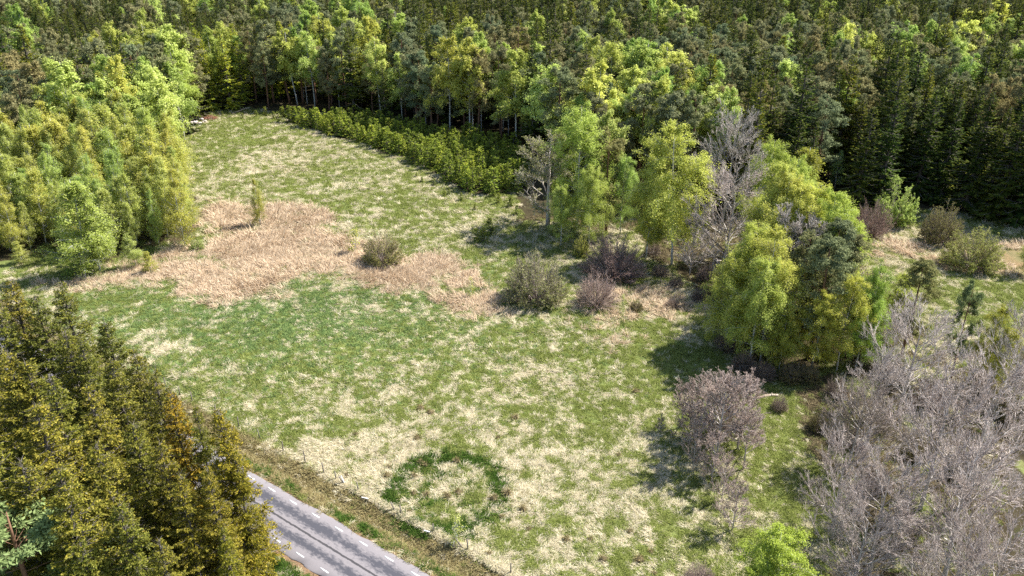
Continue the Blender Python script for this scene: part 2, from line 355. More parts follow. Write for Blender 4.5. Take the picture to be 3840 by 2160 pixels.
# ------------------------------------------------------------ road
def road_mat():
    m, nt, out = new_mat('worn_asphalt'); L = nt.links
    tc = nt.nodes.new('ShaderNodeTexCoord'); sp = nt.nodes.new('ShaderNodeSeparateXYZ'); L.new(tc.outputs['Object'], sp.inputs[0])
    def noise(sc, det, stretch=(1, 1, 1)):
        n = nt.nodes.new('ShaderNodeTexNoise'); n.inputs['Scale'].default_value = sc; n.inputs['Detail'].default_value = det; n.inputs['Roughness'].default_value = .7
        mp = nt.nodes.new('ShaderNodeMapping'); mp.inputs['Scale'].default_value = stretch; L.new(tc.outputs['Object'], mp.inputs[0]); L.new(mp.outputs[0], n.inputs['Vector']); return n.outputs[0]
    def mth(op, a, b=0.0):
        x = nt.nodes.new('ShaderNodeMath'); x.operation = op
        for i, q in enumerate((a, b)):
            if isinstance(q, (int, float)): x.inputs[i].default_value = q
            else: L.new(q, x.inputs[i])
        return x.outputs[0]
    lat = mth('MULTIPLY', sp.outputs['Y'], -1.0); fine = noise(3.2, 6, (.6, 1.3, 1)); big = noise(.35, 3, (.5, 1, 1)); wig = noise(.9, 4)
    def band(c, w):
        d = mth('DIVIDE', mth('ABSOLUTE', mth('SUBTRACT', lat, c)), w)
        return mth('SUBTRACT', 1.0, d)
    b1 = mth('MAXIMUM', band(.95, .75), band(3.05, .6))
    t = mth('ADD', mth('ADD', mth('MULTIPLY', b1, .95), mth('MULTIPLY', mth('SUBTRACT', fine, .5), 3.0)), mth('MULTIPLY', mth('SUBTRACT', big, .5), 1.6))
    mr = nt.nodes.new('ShaderNodeMapRange'); L.new(t, mr.inputs[0]); mr.inputs[1].default_value = .0; mr.inputs[2].default_value = .8
    seam = band(2.05, .16); seam = mth('ADD', seam, mth('MULTIPLY', mth('SUBTRACT', wig, .5), 1.5))
    # wiggle of the centre seam
    latw = mth('ADD', lat, mth('MULTIPLY', mth('SUBTRACT', wig, .5), .28))
    sd = mth('SUBTRACT', 1.0, mth('DIVIDE', mth('ABSOLUTE', mth('SUBTRACT', latw, 2.05)), .11))
    smr = nt.nodes.new('ShaderNodeMapRange'); L.new(mth('ADD', sd, mth('MULTIPLY', mth('SUBTRACT', fine, .5), 1.2)), smr.inputs[0]); smr.inputs[1].default_value = .0; smr.inputs[2].default_value = .25
    grain = noise(40, 3)
    base = ramp_node(nt, [(.3, (.17, .155, .16)), (.7, (.245, .225, .23))]); L.new(grain, base.inputs[0])
    dark = ramp_node(nt, [(.3, (.05, .05, .06)), (.7, (.078, .077, .09))]); L.new(grain, dark.inputs[0])
    def mixc(f, a, b):
        x = nt.nodes.new('ShaderNodeMix'); x.data_type = 'RGBA'; L.new(f, x.inputs[0])
        for i, q in ((6, a), (7, b)):
            if isinstance(q, tuple): x.inputs[i].default_value = (*q, 1)
            else: L.new(q, x.inputs[i])
        return x.outputs[2]
    c = mixc(mr.outputs[0], base.outputs[0], dark.outputs[0]); c = mixc(smr.outputs[0], c, (.055, .052, .055))
    p = nt.nodes.new('ShaderNodeBsdfPrincipled'); p.inputs['Roughness'].default_value = .85; p.inputs['Specular IOR Level'].default_value = .25
    L.new(c, p.inputs['Base Color']); b = nt.nodes.new('ShaderNodeBump'); b.inputs['Strength'].default_value = .3; b.inputs['Distance'].default_value = .02
    L.new(fine, b.inputs['Height']); L.new(b.outputs[0], p.inputs['Normal']); L.new(p.outputs[0], out.inputs[0]); return m
M['asphalt'] = road_mat()
M['paint'] = noise_mat('road_paint', [(.3, (.55, .55, .54)), (.5, (.80, .80, .79))], 6, rough=.7)
us = np.arange(-90, 70.1, .5); vs = np.array([-.62, -.55, .3, 1.2, 2.05, 2.9, 3.8, 4.72, 4.80])
edge = np.array([1, .6, 0, 0, 0, 0, 0, .6, 1]); zz = np.array([-.06, 0, .015, .03, .035, .03, .015, 0, -.06])
UU, VV = np.meshgrid(us, vs); wob = (vnoise(UU.ravel(), VV.ravel()*9, .9, 4)+vnoise(UU.ravel(), VV.ravel()*9, 3.1, 5)).reshape(UU.shape)*.22*edge[:, None]
mb = MB(); k = len(us); i0 = (np.arange(len(vs)-1)[:, None]*k+np.arange(k-1)[None]).ravel()
mb.add(np.stack([UU.ravel(), -(VV+wob).ravel(), np.repeat(zz, k)], 1), np.stack([i0+k, i0+k+1, i0+1, i0], 1))
rot = math.atan2(RD[1], RD[0])
ro = mesh_obj('road', mb.mesh('road', [M['asphalt']], True), kind='structure')
ro.location = (RA[0], RA[1], .075); ro.rotation_euler = (0, 0, rot)
mb = MB(); V = np.array([(-.5, -.055, 0), (.5, -.055, 0), (.5, .055, 0), (-.5, .055, 0), (-.5, -.055, .006), (.5, -.055, .006), (.5, .055, .006), (-.5, .055, .006)])
mb.add(V, [(4, 5, 6, 7), (0, 1, 5, 4), (1, 2, 6, 5), (2, 3, 7, 6), (3, 0, 4, 7)]); dash_me = mb.mesh('edge_dash', [M['paint']])
for kk in range(-14, 12):
    for lat, off in ((0.0, .5), (4.11, .17)):
        d = mesh_obj('edge_dash', dash_me, ro); d.location = (kk*3.02+off, -lat, .012)

# ------------------------------------------------------------ tree makers: each returns (wood mesh, leaf mesh or None), unit height 1 = its own metres
def make_spruce(name, h, rb, z0, dens, near=False, leaf='spruce', gap=.0):
    wood, leaf_b = MB(), MB()
    zs = np.linspace(0, h, 7); lean = rng.normal(size=2)*.006*h
    tp = np.stack([lean[0]*(zs/h)**2, lean[1]*(zs/h)**2, zs-.3*(zs == 0)], 1); tube(wood, tp, .014*h*(1-zs/h)**.8+.012, 7)
    nb = int(dens); t = np.sort(rng.random(nb)**.9); z = z0 + (h-z0)*t*.985
    a = rng.random(nb)*2*math.pi + np.arange(nb)*2.4
    lobe = 1+.22*np.sin(a*2+rng.random()*6)
    L = (rb*(1-t)**.78*rng.uniform(.72, 1.12, nb)+.25)*lobe
    if gap: L = L*np.where(rng.random(nb) < gap, .45, 1)
    up = .25-.75*(1-t)+rng.normal(size=nb)*.1
    D = np.stack([np.cos(a), np.sin(a), up], 1)
    B0 = np.stack([np.zeros(nb), np.zeros(nb), z], 1)
    PT = limbs(B0, D, L, 5, .05, .09)
    poly_tube(wood, PT[:, ::(1 if near else 5)] if near else PT[:, [0, 3, 5]], .006*h*(1-t)*.5+.012, .006, 3, 1)
    # side twigs
    cnt = np.maximum(5, (L/(.085 if near else .20)).astype(int)); idx = np.repeat(np.arange(nb), cnt)
    tt = rng.random(len(idx))**.7*.98; P, T = along(PT, idx, tt)
    side = unit(np.cross(T, np.array([0, 0, 1.])))*np.where(rng.random(len(idx)) < .5, 1, -1)[:, None]
    ang = rng.uniform(.5, 1.1, len(idx))[:, None]
    TD = unit(T*np.cos(ang)+side*np.sin(ang)+np.array([0, 0, -.28])+rng.normal(size=P.shape)*.14)
    tl = (.38*L[idx]*(1-tt)**.7+.22)*rng.uniform(.6, 1.15, len(idx)); tl = np.minimum(tl, 1.5)
    if not near:
        N = unit(np.array([0, 0, .9])+unit(P*np.array([1, 1, 0.])+1e-6)*.7+rng.normal(size=P.shape)*.35)
        cards(leaf_b, P, TD, N, tl, tl*.42+.08, bend=-.25)
        # hanging second layer
        s = rng.random(len(idx)) < .6
        D2 = unit(TD[s]*.7+np.array([0, 0, -.55])+rng.normal(size=(s.sum(), 3))*.2); N2 = unit(unit(P[s]*np.array([1, 1, 0.])+1e-6)+rng.normal(size=(s.sum(), 3))*.4)
        cards(leaf_b, P[s]+TD[s]*.1, D2, N2, tl[s]*.7, tl[s]*.25+.05)
        # branch tips
        cards(leaf_b, PT[:, -2], unit(PT[:, -1]-PT[:, -2]), unit(np.array([0, 0, 1.])+rng.normal(size=(nb, 3))*.3), L*.28+.12, L*.08+.09)
    else:
        TP = limbs(P, TD, tl, 3, .10, -.04)
        s = rng.random(len(TP)) < .10
        poly_tube(wood, TP[s], .009, .004, 3, 1)
        n3 = np.maximum(3, (tl/.045).astype(int)); i3 = np.repeat(np.arange(len(TP)), n3); t3 = .1+.9*rng.random(len(i3))
        ok = rng.random(len(i3)) < (.35+.65*np.clip(tt[i3]*1.3, 0, 1))     # thinner near the trunk
        i3, t3 = i3[ok], t3[ok]; P3, T3 = along(TP, i3, t3)
        D3 = unit(T3*.8+rng.normal(size=P3.shape)*.55+np.array([0, 0, -.05])); N3 = unit(np.array([0, 0, .8])+unit(P3*np.array([1, 1, 0.])+1e-6)*.8+rng.normal(size=P3.shape)*.45)
        tip = (tt[i3]*.6+t3*.5+rng.normal(size=len(P3))*.12) > .86
        for sel, mi in ((~tip, 0), (tip, 1)): cards(leaf_b, P3[sel], D3[sel], N3[sel], rng.uniform(.12, .26, sel.sum()), rng.uniform(.06, .11, sel.sum()), mi)
        # dead lichen-grey twigs low inside the crown
        n4 = int(nb*1.4); i4 = rng.integers(0, nb, n4); P4, T4 = along(PT, i4, rng.random(n4)*.75)
        Q4 = limbs(P4, fork(T4, rng.uniform(.5, 1.2, n4)), rng.uniform(.3, .9, n4), 3, .25, -.03); poly_tube(wood, Q4, .012, .004, 3, 1)
    return wood.mesh(name+'_trunk', [M['bark_spruce'], M['lichen_twig']]), leaf_b.mesh(name+'_crown', [M[leaf], M['spruce_tip']] if near else [M[leaf]])
def make_pine(name, h, rb, z0, clusters, leaf_n, csz=1.0):
    wood, lf = MB(), MB()
    zs = np.linspace(0, h, 9); b = rng.normal(size=2)*.02*h; w = np.sin(zs/h*2.4)
    tp = np.stack([b[0]*w, b[1]*w, zs-.3*(zs == 0)], 1); tube(wood, tp, .0135*h*(1-zs/h)**.7+.02, 7)
    nb = int(clusters/5); t = np.sort(rng.random(nb)**.85); z = z0+(h-z0)*t*.98
    prof = np.sin(math.pi*np.clip(.16+.80*t, 0, 1))**.75
    L = rb*prof*rng.uniform(.55, 1.2, nb)+.25; a = rng.random(nb)*2*math.pi
    x0 = np.interp(z, zs, tp[:, 0]); y0 = np.interp(z, zs, tp[:, 1])
    D = np.stack([np.cos(a), np.sin(a), -.05+.7*t**2+rng.normal(size=nb)*.15], 1)
    PT = limbs(np.stack([x0, y0, z], 1), D, L, 5, .14, .06); poly_tube(wood, PT, .0035*h*(1.1-t), .012, 4)
    i2 = np.repeat(np.arange(nb), 4); t2 = rng.uniform(.35, 1, len(i2)); P2, T2 = along(PT, i2, t2)
    L2 = L[i2]*rng.uniform(.2, .42, len(i2)); PT2 = limbs(P2, fork(T2, rng.uniform(.4, 1.1, len(i2))), L2, 3, .15, .07); poly_tube(wood, PT2, .012, .006, 3)
    C = np.concatenate([PT2[:, -1], PT2[:, -2], PT[:, -1], PT[:, -2]]); R = np.concatenate([.20*L2+.25, .16*L2+.2, .12*L+.25, .1*L+.2])
    n = len(C); per = max(6, int(leaf_n/n)); ic = np.repeat(np.arange(n), per)
    o = rdirs(len(ic)); o[:, 2] = o[:, 2]*.55+.08; r = rng.random(len(ic))**.5
    P = C[ic]+o*(R[ic]*r)[:, None]; Dn = unit(o+np.array([0, 0, .45])+rng.normal(size=o.shape)*.5)
    Np = unit(o+unit(P*np.array([1, 1, 0.])+1e-6)*.5+np.array([0, 0, .55])+rng.normal(size=o.shape)*.35); Dn = unit(np.cross(Np, rdirs(len(ic)))+o*.4)
    cards(lf, P, Dn, Np, rng.uniform(.26, .46, len(ic))*csz, rng.uniform(.10, .18, len(ic))*csz)
    # dead lower snags
    n4 = 14; z4 = rng.uniform(.2*h, max(.25*h, z0), n4); a4 = rng.random(n4)*6.28
    P4 = np.stack([np.interp(z4, zs, tp[:, 0]), np.interp(z4, zs, tp[:, 1]), z4], 1)
    poly_tube(wood, limbs(P4, np.stack([np.cos(a4), np.sin(a4), -.15+0*a4], 1), rng.uniform(.5, 1.8, n4), 3, .15, -.03), .02, .008, 3)
    return wood.mesh(name+'_trunk', [M['bark_pine']]), lf.mesh(name+'_crown', [M['pine']])
def make_birch(name, h, rb, z0, nb, leaf_n, size, droop=-.07, slim=.75, stems=1, top=.62):
    wood, lf = MB(), MB(); allP, allR = [], []
    for sidx in range(stems):
        zs = np.linspace(0, h*(1-.12*sidx*rng.random()), 9); b = rng.normal(size=2)*.025*h; ph = rng.random()*3
        off = np.zeros(2) if stems == 1 else rng.normal(size=2)*.06*h
        w = np.sin(zs/h*2.6+ph)-math.sin(ph)
        tp = np.stack([b[0]*w+off[0]*(zs/h), b[1]*w+off[1]*(zs/h), zs-.3*(zs == 0)], 1); tube(wood, tp, .0085*h*(1-zs/zs[-1])**.8+.012, 7)
        n1 = nb//stems; t = np.sort(rng.random(n1)); z = z0+(zs[-1]-z0)*t*.97
        prof = (np.sin(math.pi*np.clip(.10+.86*t**top, 0, 1)))**slim
        L = rb*prof*rng.uniform(.6, 1.15, n1)+.2; a = rng.random(n1)*2*math.pi
        D = np.stack([np.cos(a), np.sin(a), .75+.5*t+rng.normal(size=n1)*.15], 1)
        P0 = np.stack([np.interp(z, zs, tp[:, 0]), np.interp(z, zs, tp[:, 1]), z], 1)
        PT = limbs(P0, D, L*1.25, 6, .12, droop); poly_tube(wood, PT, .0028*h*(1.15-t), .008, 4)
        i2 = np.repeat(np.arange(n1), 9); t2 = rng.uniform(.2, 1, len(i2)); P2, T2 = along(PT, i2, t2)
        L2 = L[i2]*rng.uniform(.25, .55, len(i2)); PT2 = limbs(P2, fork(T2, rng.uniform(.4, 1.0, len(i2))), L2, 5, .12, droop*2.2-.04)
        poly_tube(wood, PT2[:, [0, 2, 5]], .010, .004, 3); allP.append(PT2); allR.append(L2)
    PT2 = np.concatenate(allP); L2 = np.concatenate(allR)
    wgt = rng.gamma(2.0, size=len(L2))*(L2+.2); cnt = rng.multinomial(leaf_n, wgt/wgt.sum()); ic = np.repeat(np.arange(len(L2)), cnt)
    P, T = along(PT2, ic, rng.random(len(ic))**.8)
    P = P + rng.normal(size=P.shape)*(.10*L2[ic]+.12)[:, None]
    O = unit(P-np.array([0, 0, z0+.38*(h-z0)])*1.0); Nn = unit(O*1.1+np.array([0, 0, .45])+rng.normal(size=P.shape)*.45)
    Dn = unit(np.cross(Nn, rdirs(len(P)))+np.array([0, 0, -.25]))
    s = size*rng.uniform(.7, 1.3, len(ic)); cards(lf, P, Dn, Nn, s, s*.8)
    return wood.mesh(name+'_trunk', [M['bark_birch']]), lf.mesh(name+'_crown', [M['birch']])
def make_bare(name, h, spread, levels, n1, mat='bark_grey', z0=.2, bud=0, bud_size=.1, up=.9, tmin=.011, tr=.017):
    trunk, tw, lf = MB(), MB(), MB()
    zs = np.linspace(0, h*.8, 8); b = rng.normal(size=2)*.02*h; w = np.sin(zs/h*2.2)
    tp = np.stack([b[0]*w, b[1]*w, zs-.3*(zs == 0)], 1); tube(trunk, tp, tr*h*(1-zs/(h*.83))**.8+.01, 7)
    t = np.sort(rng.random(n1)); z = z0*h+(h*.8-z0*h)*t; a = np.arange(n1)*2.4+rng.normal(size=n1)*.4
    L = spread*rng.uniform(.7, 1.1, n1)*(1.0-.45*t); D = np.stack([np.cos(a), np.sin(a), up*(.45+.8*t)+rng.normal(size=n1)*.15], 1)
    P0 = np.stack([np.interp(z, zs, tp[:, 0]), np.interp(z, zs, tp[:, 1]), z], 1)
    PT = limbs(P0, D, L, 6, .09, .06); R = .0062*h*(1.1-.8*t); poly_tube(trunk, PT, R, R*.25, 4)
    last = None
    for lv, (per, lr, an) in enumerate(levels):
        idx = np.repeat(np.arange(len(PT)), per); tt = rng.uniform(.22 if lv == 0 else .12, 1, len(idx)); P, T = along(PT, idx, tt)
        Lp = np.linalg.norm(np.diff(PT, axis=1), axis=2).sum(1)[idx]
        L = Lp*lr*rng.uniform(.6, 1.3, len(idx))*(1.15-.55*tt); L = np.maximum(L, .12)
        fd = fork(T, rng.uniform(an*.6, an*1.3, len(idx))); fd[:, 2] += .10
        ns = 4 if lv == 0 else (3 if lv < len(levels)-1 else 2)
        PT = limbs(P, fd, L, ns, .09, .05); R = np.maximum(R[idx]*.45, tmin*(1.5 if lv < len(levels)-1 else 1)); poly_tube(tw, PT, R, np.maximum(R*.5, tmin*.7), 3)
    if bud:
        ic = rng.integers(0, len(PT), bud); P, T = along(PT, ic, rng.random(bud)); P = P+rng.normal(size=P.shape)*.05
        cards(lf, P, rdirs(bud), rdirs(bud), bud_size*rng.uniform(.6, 1.3, bud), bud_size*.7)
    return trunk.mesh(name+'_trunk', [M[mat]]), tw.mesh(name+'_twigs', [M[mat]]), (lf.mesh(name+'_leaves', [M['bud']]) if bud else None)
def make_shrub(name, h, r, stems, per, bud, bud_size=.10, leafmat='bud'):
    st, tw, lf = MB(), MB(), MB()
    a = rng.random(stems)*6.283; tilt = np.arccos(1-rng.random(stems)*.93); rr = rng.random(stems)*.12*r
    D = np.stack([np.cos(a)*np.sin(tilt), np.sin(a)*np.sin(tilt), np.cos(tilt)+.08], 1)
    P0 = np.stack([np.cos(a)*rr, np.sin(a)*rr, np.full(stems, -.1)], 1)
    L = 1/np.sqrt((np.sin(tilt)/r)**2+(np.cos(tilt)/h)**2)*rng.uniform(.84, .97, stems)
    PT = limbs(P0, D, L, 6, .05, .02); poly_tube(st, PT, .034, .010, 3)
    idx = np.repeat(np.arange(stems), per); tt = rng.uniform(.3, 1, len(idx))**.8; P, T = along(PT, idx, tt)
    L2 = L[idx]*rng.uniform(.10, .22, len(idx))*(1.3-.75*tt); PT2 = limbs(P, fork(T, rng.uniform(.25, .7, len(idx))), L2, 2, .1, .05); poly_tube(tw, PT2, .013, .008, 3)
    i3 = np.repeat(np.arange(len(PT2)), 2); P, T = along(PT2, i3, rng.uniform(.2, 1, len(i3))); L3 = L2[i3]*rng.uniform(.3, .6, len(i3))
    PT3 = limbs(P, fork(T, rng.uniform(.3, .8, len(i3))), L3, 1, .1, .05); poly_tube(tw, PT3, .009, .006, 3)
    if bud:
        ic = rng.integers(0, len(PT3), bud); P, T = along(PT3, ic, rng.random(bud)); P = P+rng.normal(size=P.shape)*.04
        cards(lf, P, rdirs(bud), rdirs(bud), bud_size*rng.uniform(.6, 1.3, bud), bud_size*.7)
    return st.mesh(name+'_stems', [M['bark_willow']]), tw.mesh(name+'_twigs', [M['bark_willow']]), (lf.mesh(name+'_leaves', [M[leafmat]]) if bud else None)

PROTO = {}
def proto(kind, n, h, fn):                        # n variants; each: height, list of (part name, mesh)
    PROTO[kind] = [(h, fn(i)) for i in range(n)]
proto('spruce', 5, 20, lambda i: list(zip(('trunk', 'crown'), make_spruce('spruce', 20, 2.9+.4*rng.random(), 1.2+i*.5, 230))))
proto('spruce_near', 3, 18, lambda i: list(zip(('trunk', 'crown'), make_spruce('spruce_near', 18, 3.3, .6, 240, True, 'spruce_near', .24))))
proto('spruce_young', 4, 4, lambda i: list(zip(('trunk', 'crown'), make_spruce('spruce_young', 4, 1.05, .15, 75, False, 'spruce_young'))))
proto('pine', 5, 19, lambda i: list(zip(('trunk', 'crown'), make_pine('pine', 19, 3.3, 4.5+rng.random()*3.5, 230, 12500))))
proto('pine_near', 3, 14, lambda i: list(zip(('trunk', 'crown'), make_pine('pine_near', 14, 2.6, 3.6, 260, 15000, .75))))
proto('birch', 5, 19, lambda i: list(zip(('trunk', 'crown'), make_birch('birch', 19, 3.6, 5.5+rng.random()*2, 48, 12500, .30))))
proto('birch_near', 3, 18, lambda i: list(zip(('trunk', 'crown'), make_birch('birch_near', 18, 4.4, 2.6, 70, 40000, .165, -.10))))
proto('birch_young', 4, 12, lambda i: list(zip(('trunk', 'crown'), make_birch('birch_young', 12, 2.3, 1.0, 84, 14000, .15, -.045, .9, 1, .40))))
proto('sapling', 3, 3, lambda i: list(zip(('trunk', 'crown'), make_birch('sapling', 3, .55, .3, 20, 420, .13, 0, .8, 1, .55))))
proto('bare_big', 3, 15, lambda i: list(zip(('trunk', 'twigs'), make_bare('bare_big', 15, 7.4, [(9, .48, .6), (7, .47, .55), (5, .48, .5)], 28, z0=.13, tr=.014, tmin=.011)[:2])))
proto('bare_slim', 3, 9, lambda i: list(zip(('trunk', 'twigs'), make_bare('bare_slim', 9, 2.7, [(8, .46, .6), (6, .5, .55), (4, .55, .55)], 30, z0=.05, up=1.15, tmin=.009, tr=.008)[:2])))
proto('budding', 2, 15, lambda i: list(zip(('trunk', 'twigs', 'leaves'), make_bare('budding', 15, 5.6, [(9, .46, .7), (8, .48, .7), (4, .5, .6)], 26, z0=.12, bud=9000, bud_size=.17))))
proto('shrub', 2, 6, lambda i: list(zip(('stems', 'twigs', 'leaves'), make_shrub('shrub', 6, 3.6, 190, 20, 14000, .14))))
proto('shrub_bare', 2, 6, lambda i: list(zip(('stems', 'twigs'), make_shrub('shrub_bare', 6, 3.6, 190, 22, 0)[:2])))
proto('shrub_leafy', 2, 6, lambda i: list(zip(('stems', 'twigs', 'leaves'), make_shrub('shrub_leafy', 6, 3.0, 90, 16, 14000, .17, 'birch'))))

NAMES = {'spruce': 'spruce_tree', 'spruce_near': 'spruce_tree', 'spruce_young': 'young_spruce', 'pine': 'pine_tree', 'pine_near': 'pine_tree', 'birch': 'birch_tree', 'birch_near': 'birch_tree', 'birch_young': 'young_birch',
         'sapling': 'birch_sapling', 'bare_big': 'bare_tree', 'bare_slim': 'bare_tree', 'budding': 'budding_tree', 'shrub': 'willow_shrub', 'shrub_bare': 'willow_shrub', 'shrub_leafy': 'willow_shrub'}
CATS = {'shrub': 'shrub', 'shrub_bare': 'shrub', 'shrub_leafy': 'shrub', 'sapling': 'sapling'}
HALF = {'shrub': 3.6, 'shrub_bare': 3.6, 'shrub_leafy': 3.0}
_vc = {}
def plant(kind, x, y, h, label, group=None, wide=1.0, color=None, var=None, sink=0.0):
    vs = PROTO[kind]; i = _vc.get(kind, 0) if var is None else var; _vc[kind] = i+1
    h0, parts = vs[i % len(vs)]
    e = bpy.data.objects.new(NAMES[kind], None); link(e); e.empty_display_size = .5
    e.location = (x, y, tz(x, y)-sink); e.rotation_euler = (0, 0, rng.random()*6.283)
    k = h/h0; e.scale = (k*wide, k*wide, k)
    for pn, me in parts:
        o = bpy.data.objects.new(pn, me); link(o, e)
        if color and pn in ('crown', 'twigs', 'leaves'): o.color = (*color, 1)
    tag(e, label, CATS.get(kind, 'tree'), group); return e
def at_base(kind, px, py, ptop, label, wpx=None, **kw):
    x, y = G(px, py); h = height_at(px, py, ptop)
    if wpx:
        zc = y*_c+(CAMH-h/2)*_s; w = wpx*1.49068*zc/F_PX; base = HALF.get(kind)
        if base: kw['wide'] = (w/2/base)/(h/PROTO[kind][0][0])
    return plant(kind, x, y, h, label, **kw)
def at_top(kind, px, py, h, label, **kw):
    x, y = G(px, py, h); return plant(kind, x, y, h, label, **kw)


# ------------------------------------------------------------ scatter of uncountable stuff
def scatter(name, pts, sc, rz, vi, protos, label, cat, zs=None):
    me = bpy.data.meshes.new(name); me.vertices.add(len(pts)); me.vertices.foreach_set('co', np.asarray(pts, np.float32).ravel())
    for an, ty, arr in (('sc', 'FLOAT', sc), ('rz', 'FLOAT', rz), ('vi', 'INT', vi)):
        a = me.attributes.new(an, ty, 'POINT'); a.data.foreach_set('value', np.asarray(arr, np.int32 if ty == 'INT' else np.float32))
    o = mesh_obj(name, me, label=label, cat=cat, kind='stuff')
    ng = bpy.data.node_groups.new(name, 'GeometryNodeTree'); N = ng.nodes; L = ng.links
    ng.interface.new_socket('Geometry', in_out='INPUT', socket_type='NodeSocketGeometry'); ng.interface.new_socket('Geometry', in_out='OUTPUT', socket_type='NodeSocketGeometry')
    gi = N.new('NodeGroupInput'); go = N.new('NodeGroupOutput'); ip = N.new('GeometryNodeInstanceOnPoints'); jn = N.new('GeometryNodeJoinGeometry')
    for p in protos:
        oi = N.new('GeometryNodeObjectInfo'); oi.inputs['Object'].default_value = p; oi.inputs['As Instance'].default_value = True; L.new(oi.outputs['Geometry'], jn.inputs[0])
    def attr(n, t):
        a = N.new('GeometryNodeInputNamedAttribute'); a.data_type = t; a.inputs['Name'].default_value = n; return a.outputs['Attribute']
    cx = N.new('ShaderNodeCombineXYZ'); L.new(attr('rz', 'FLOAT'), cx.inputs['Z'])
    L.new(gi.outputs[0], ip.inputs['Points']); L.new(jn.outputs[0], ip.inputs['Instance']); ip.inputs['Pick Instance'].default_value = True
    L.new(attr('vi', 'INT'), ip.inputs['Instance Index']); L.new(cx.outputs[0], ip.inputs['Rotation']); L.new(attr('sc', 'FLOAT'), ip.inputs['Scale'])
    L.new(ip.outputs[0], go.inputs[0])
    md = o.modifiers.new('scatter', 'NODES'); md.node_group = ng; return o
def joined(kind, i, color=(1, 1, 1)):             # one mesh of trunk and crown, for the far stuff
    h0, parts = PROTO[kind][i]; V, Q, mi, mats, n = [], [], [], [], 0
    for pn, me in parts:
        v = np.empty(len(me.vertices)*3, np.float32); me.vertices.foreach_get('co', v); q = np.empty(len(me.loops), np.int32); me.loops.foreach_get('vertex_index', q)
        m = np.empty(len(me.polygons), np.int32); me.polygons.foreach_get('material_index', m)
        V.append(v.reshape(-1, 3)/h0); Q.append(q.reshape(-1, 4)+n); mi.append(m+len(mats)); mats += list(me.materials); n += len(v)//3
    b = MB(); b.v = V; b.q = Q; b.m = mi; me = b.mesh(kind+'_far', mats)
    o = bpy.data.objects.new(kind+'_far', me); o.color = (*color, 1); return o

# ------------------------------------------------------------ the forest
def darts(poly, step, jit=.42, keep=None):
    x0, y0 = poly.min(0); x1, y1 = poly.max(0)
    X, Y = np.meshgrid(np.arange(x0, x1, step), np.arange(y0, y1, step*.9)); X = X + (np.arange(len(X)) % 2)[:, None]*step*.5
    X = (X+rng.uniform(-jit, jit, X.shape)*step).ravel(); Y = (Y+rng.uniform(-jit, jit, Y.shape)*step).ravel()
    k = inpoly(X, Y, poly)
    if keep is not None: k &= keep(X, Y)
    return X[k], Y[k]
def in_reach(X, Y): return (Y < 345) & (np.abs(X) < .66*Y+28) & (X < .62*Y+40)
TREES = []                                        # (kind, x, y, h, wide, color, class)
X, Y = darts(FOREST, 4.9, keep=in_reach)
thin = rng.random(len(X))
for x, y, q in zip(X, Y, thin):
    r = rng.random(); n = float(fbm(np.array([x]), np.array([y]), 45, 200)[0])
    if x < -35 and y < 152: continue
    if 55 < x < 90 and y < 146: continue
    if x < -36:
        if y > 214+n*30: pb, pp = .08, .14; reg = 'leftfar'
        elif x < -82 and y > 152: pb, pp = .14, .74; reg = 'left'
        elif y < 205: pb, pp = .68, .22; reg = 'left'
        else: pb, pp = .20, .58; reg = 'left'
    elif x < 40:
        if y > 230+n*50: pb, pp = .07, .25; reg = 'back'
        elif y < 196: pb, pp = .30, .58; reg = 'back'
        else: pb, pp = .17+n*.55, .58; reg = 'back'
    else:
        if y < 152: pb, pp = .04, .10; reg = 'right'
        elif y > 240+n*60: pb, pp = .07, .28; reg = 'rightfar'
        else: pb, pp = .13+n*.45, .55; reg = 'right'
    if -62 < x < 12 and y > 150 and not bool(inpoly(np.array([x]), np.array([y-11.0]), FOREST)[0]): pb, pp = .46, .44
    if r < pb: kind, h, c = 'birch', rng.uniform(15, 22.5), [(1.0, 1.05, .95), (.85, 1.0, .85), (1.02, 1.0, .85), (1.28, 1.3, 1.3)][rng.integers(4)]
    elif r < pb+pp: kind, h, c = 'pine', rng.uniform(13, 21), [(1, 1, 1), (1.1, 1.0, .95), (.9, 1, 1)][rng.integers(3)]
    else:
        kind, h, c = 'spruce', rng.uniform(15, 26), [(1.0, 1.05, 1.0), (1.4, 1.32, 1.0), (.8, .85, .85)][rng.integers(3)]
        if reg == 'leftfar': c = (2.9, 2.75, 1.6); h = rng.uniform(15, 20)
        elif reg == 'right' and y < 152: c = (1.0, 1.0, .9)
    TREES.append((kind, x, y, h, rng.uniform(.75, 1.2)*(1.08 if kind != 'birch' else 1.0), c, reg))
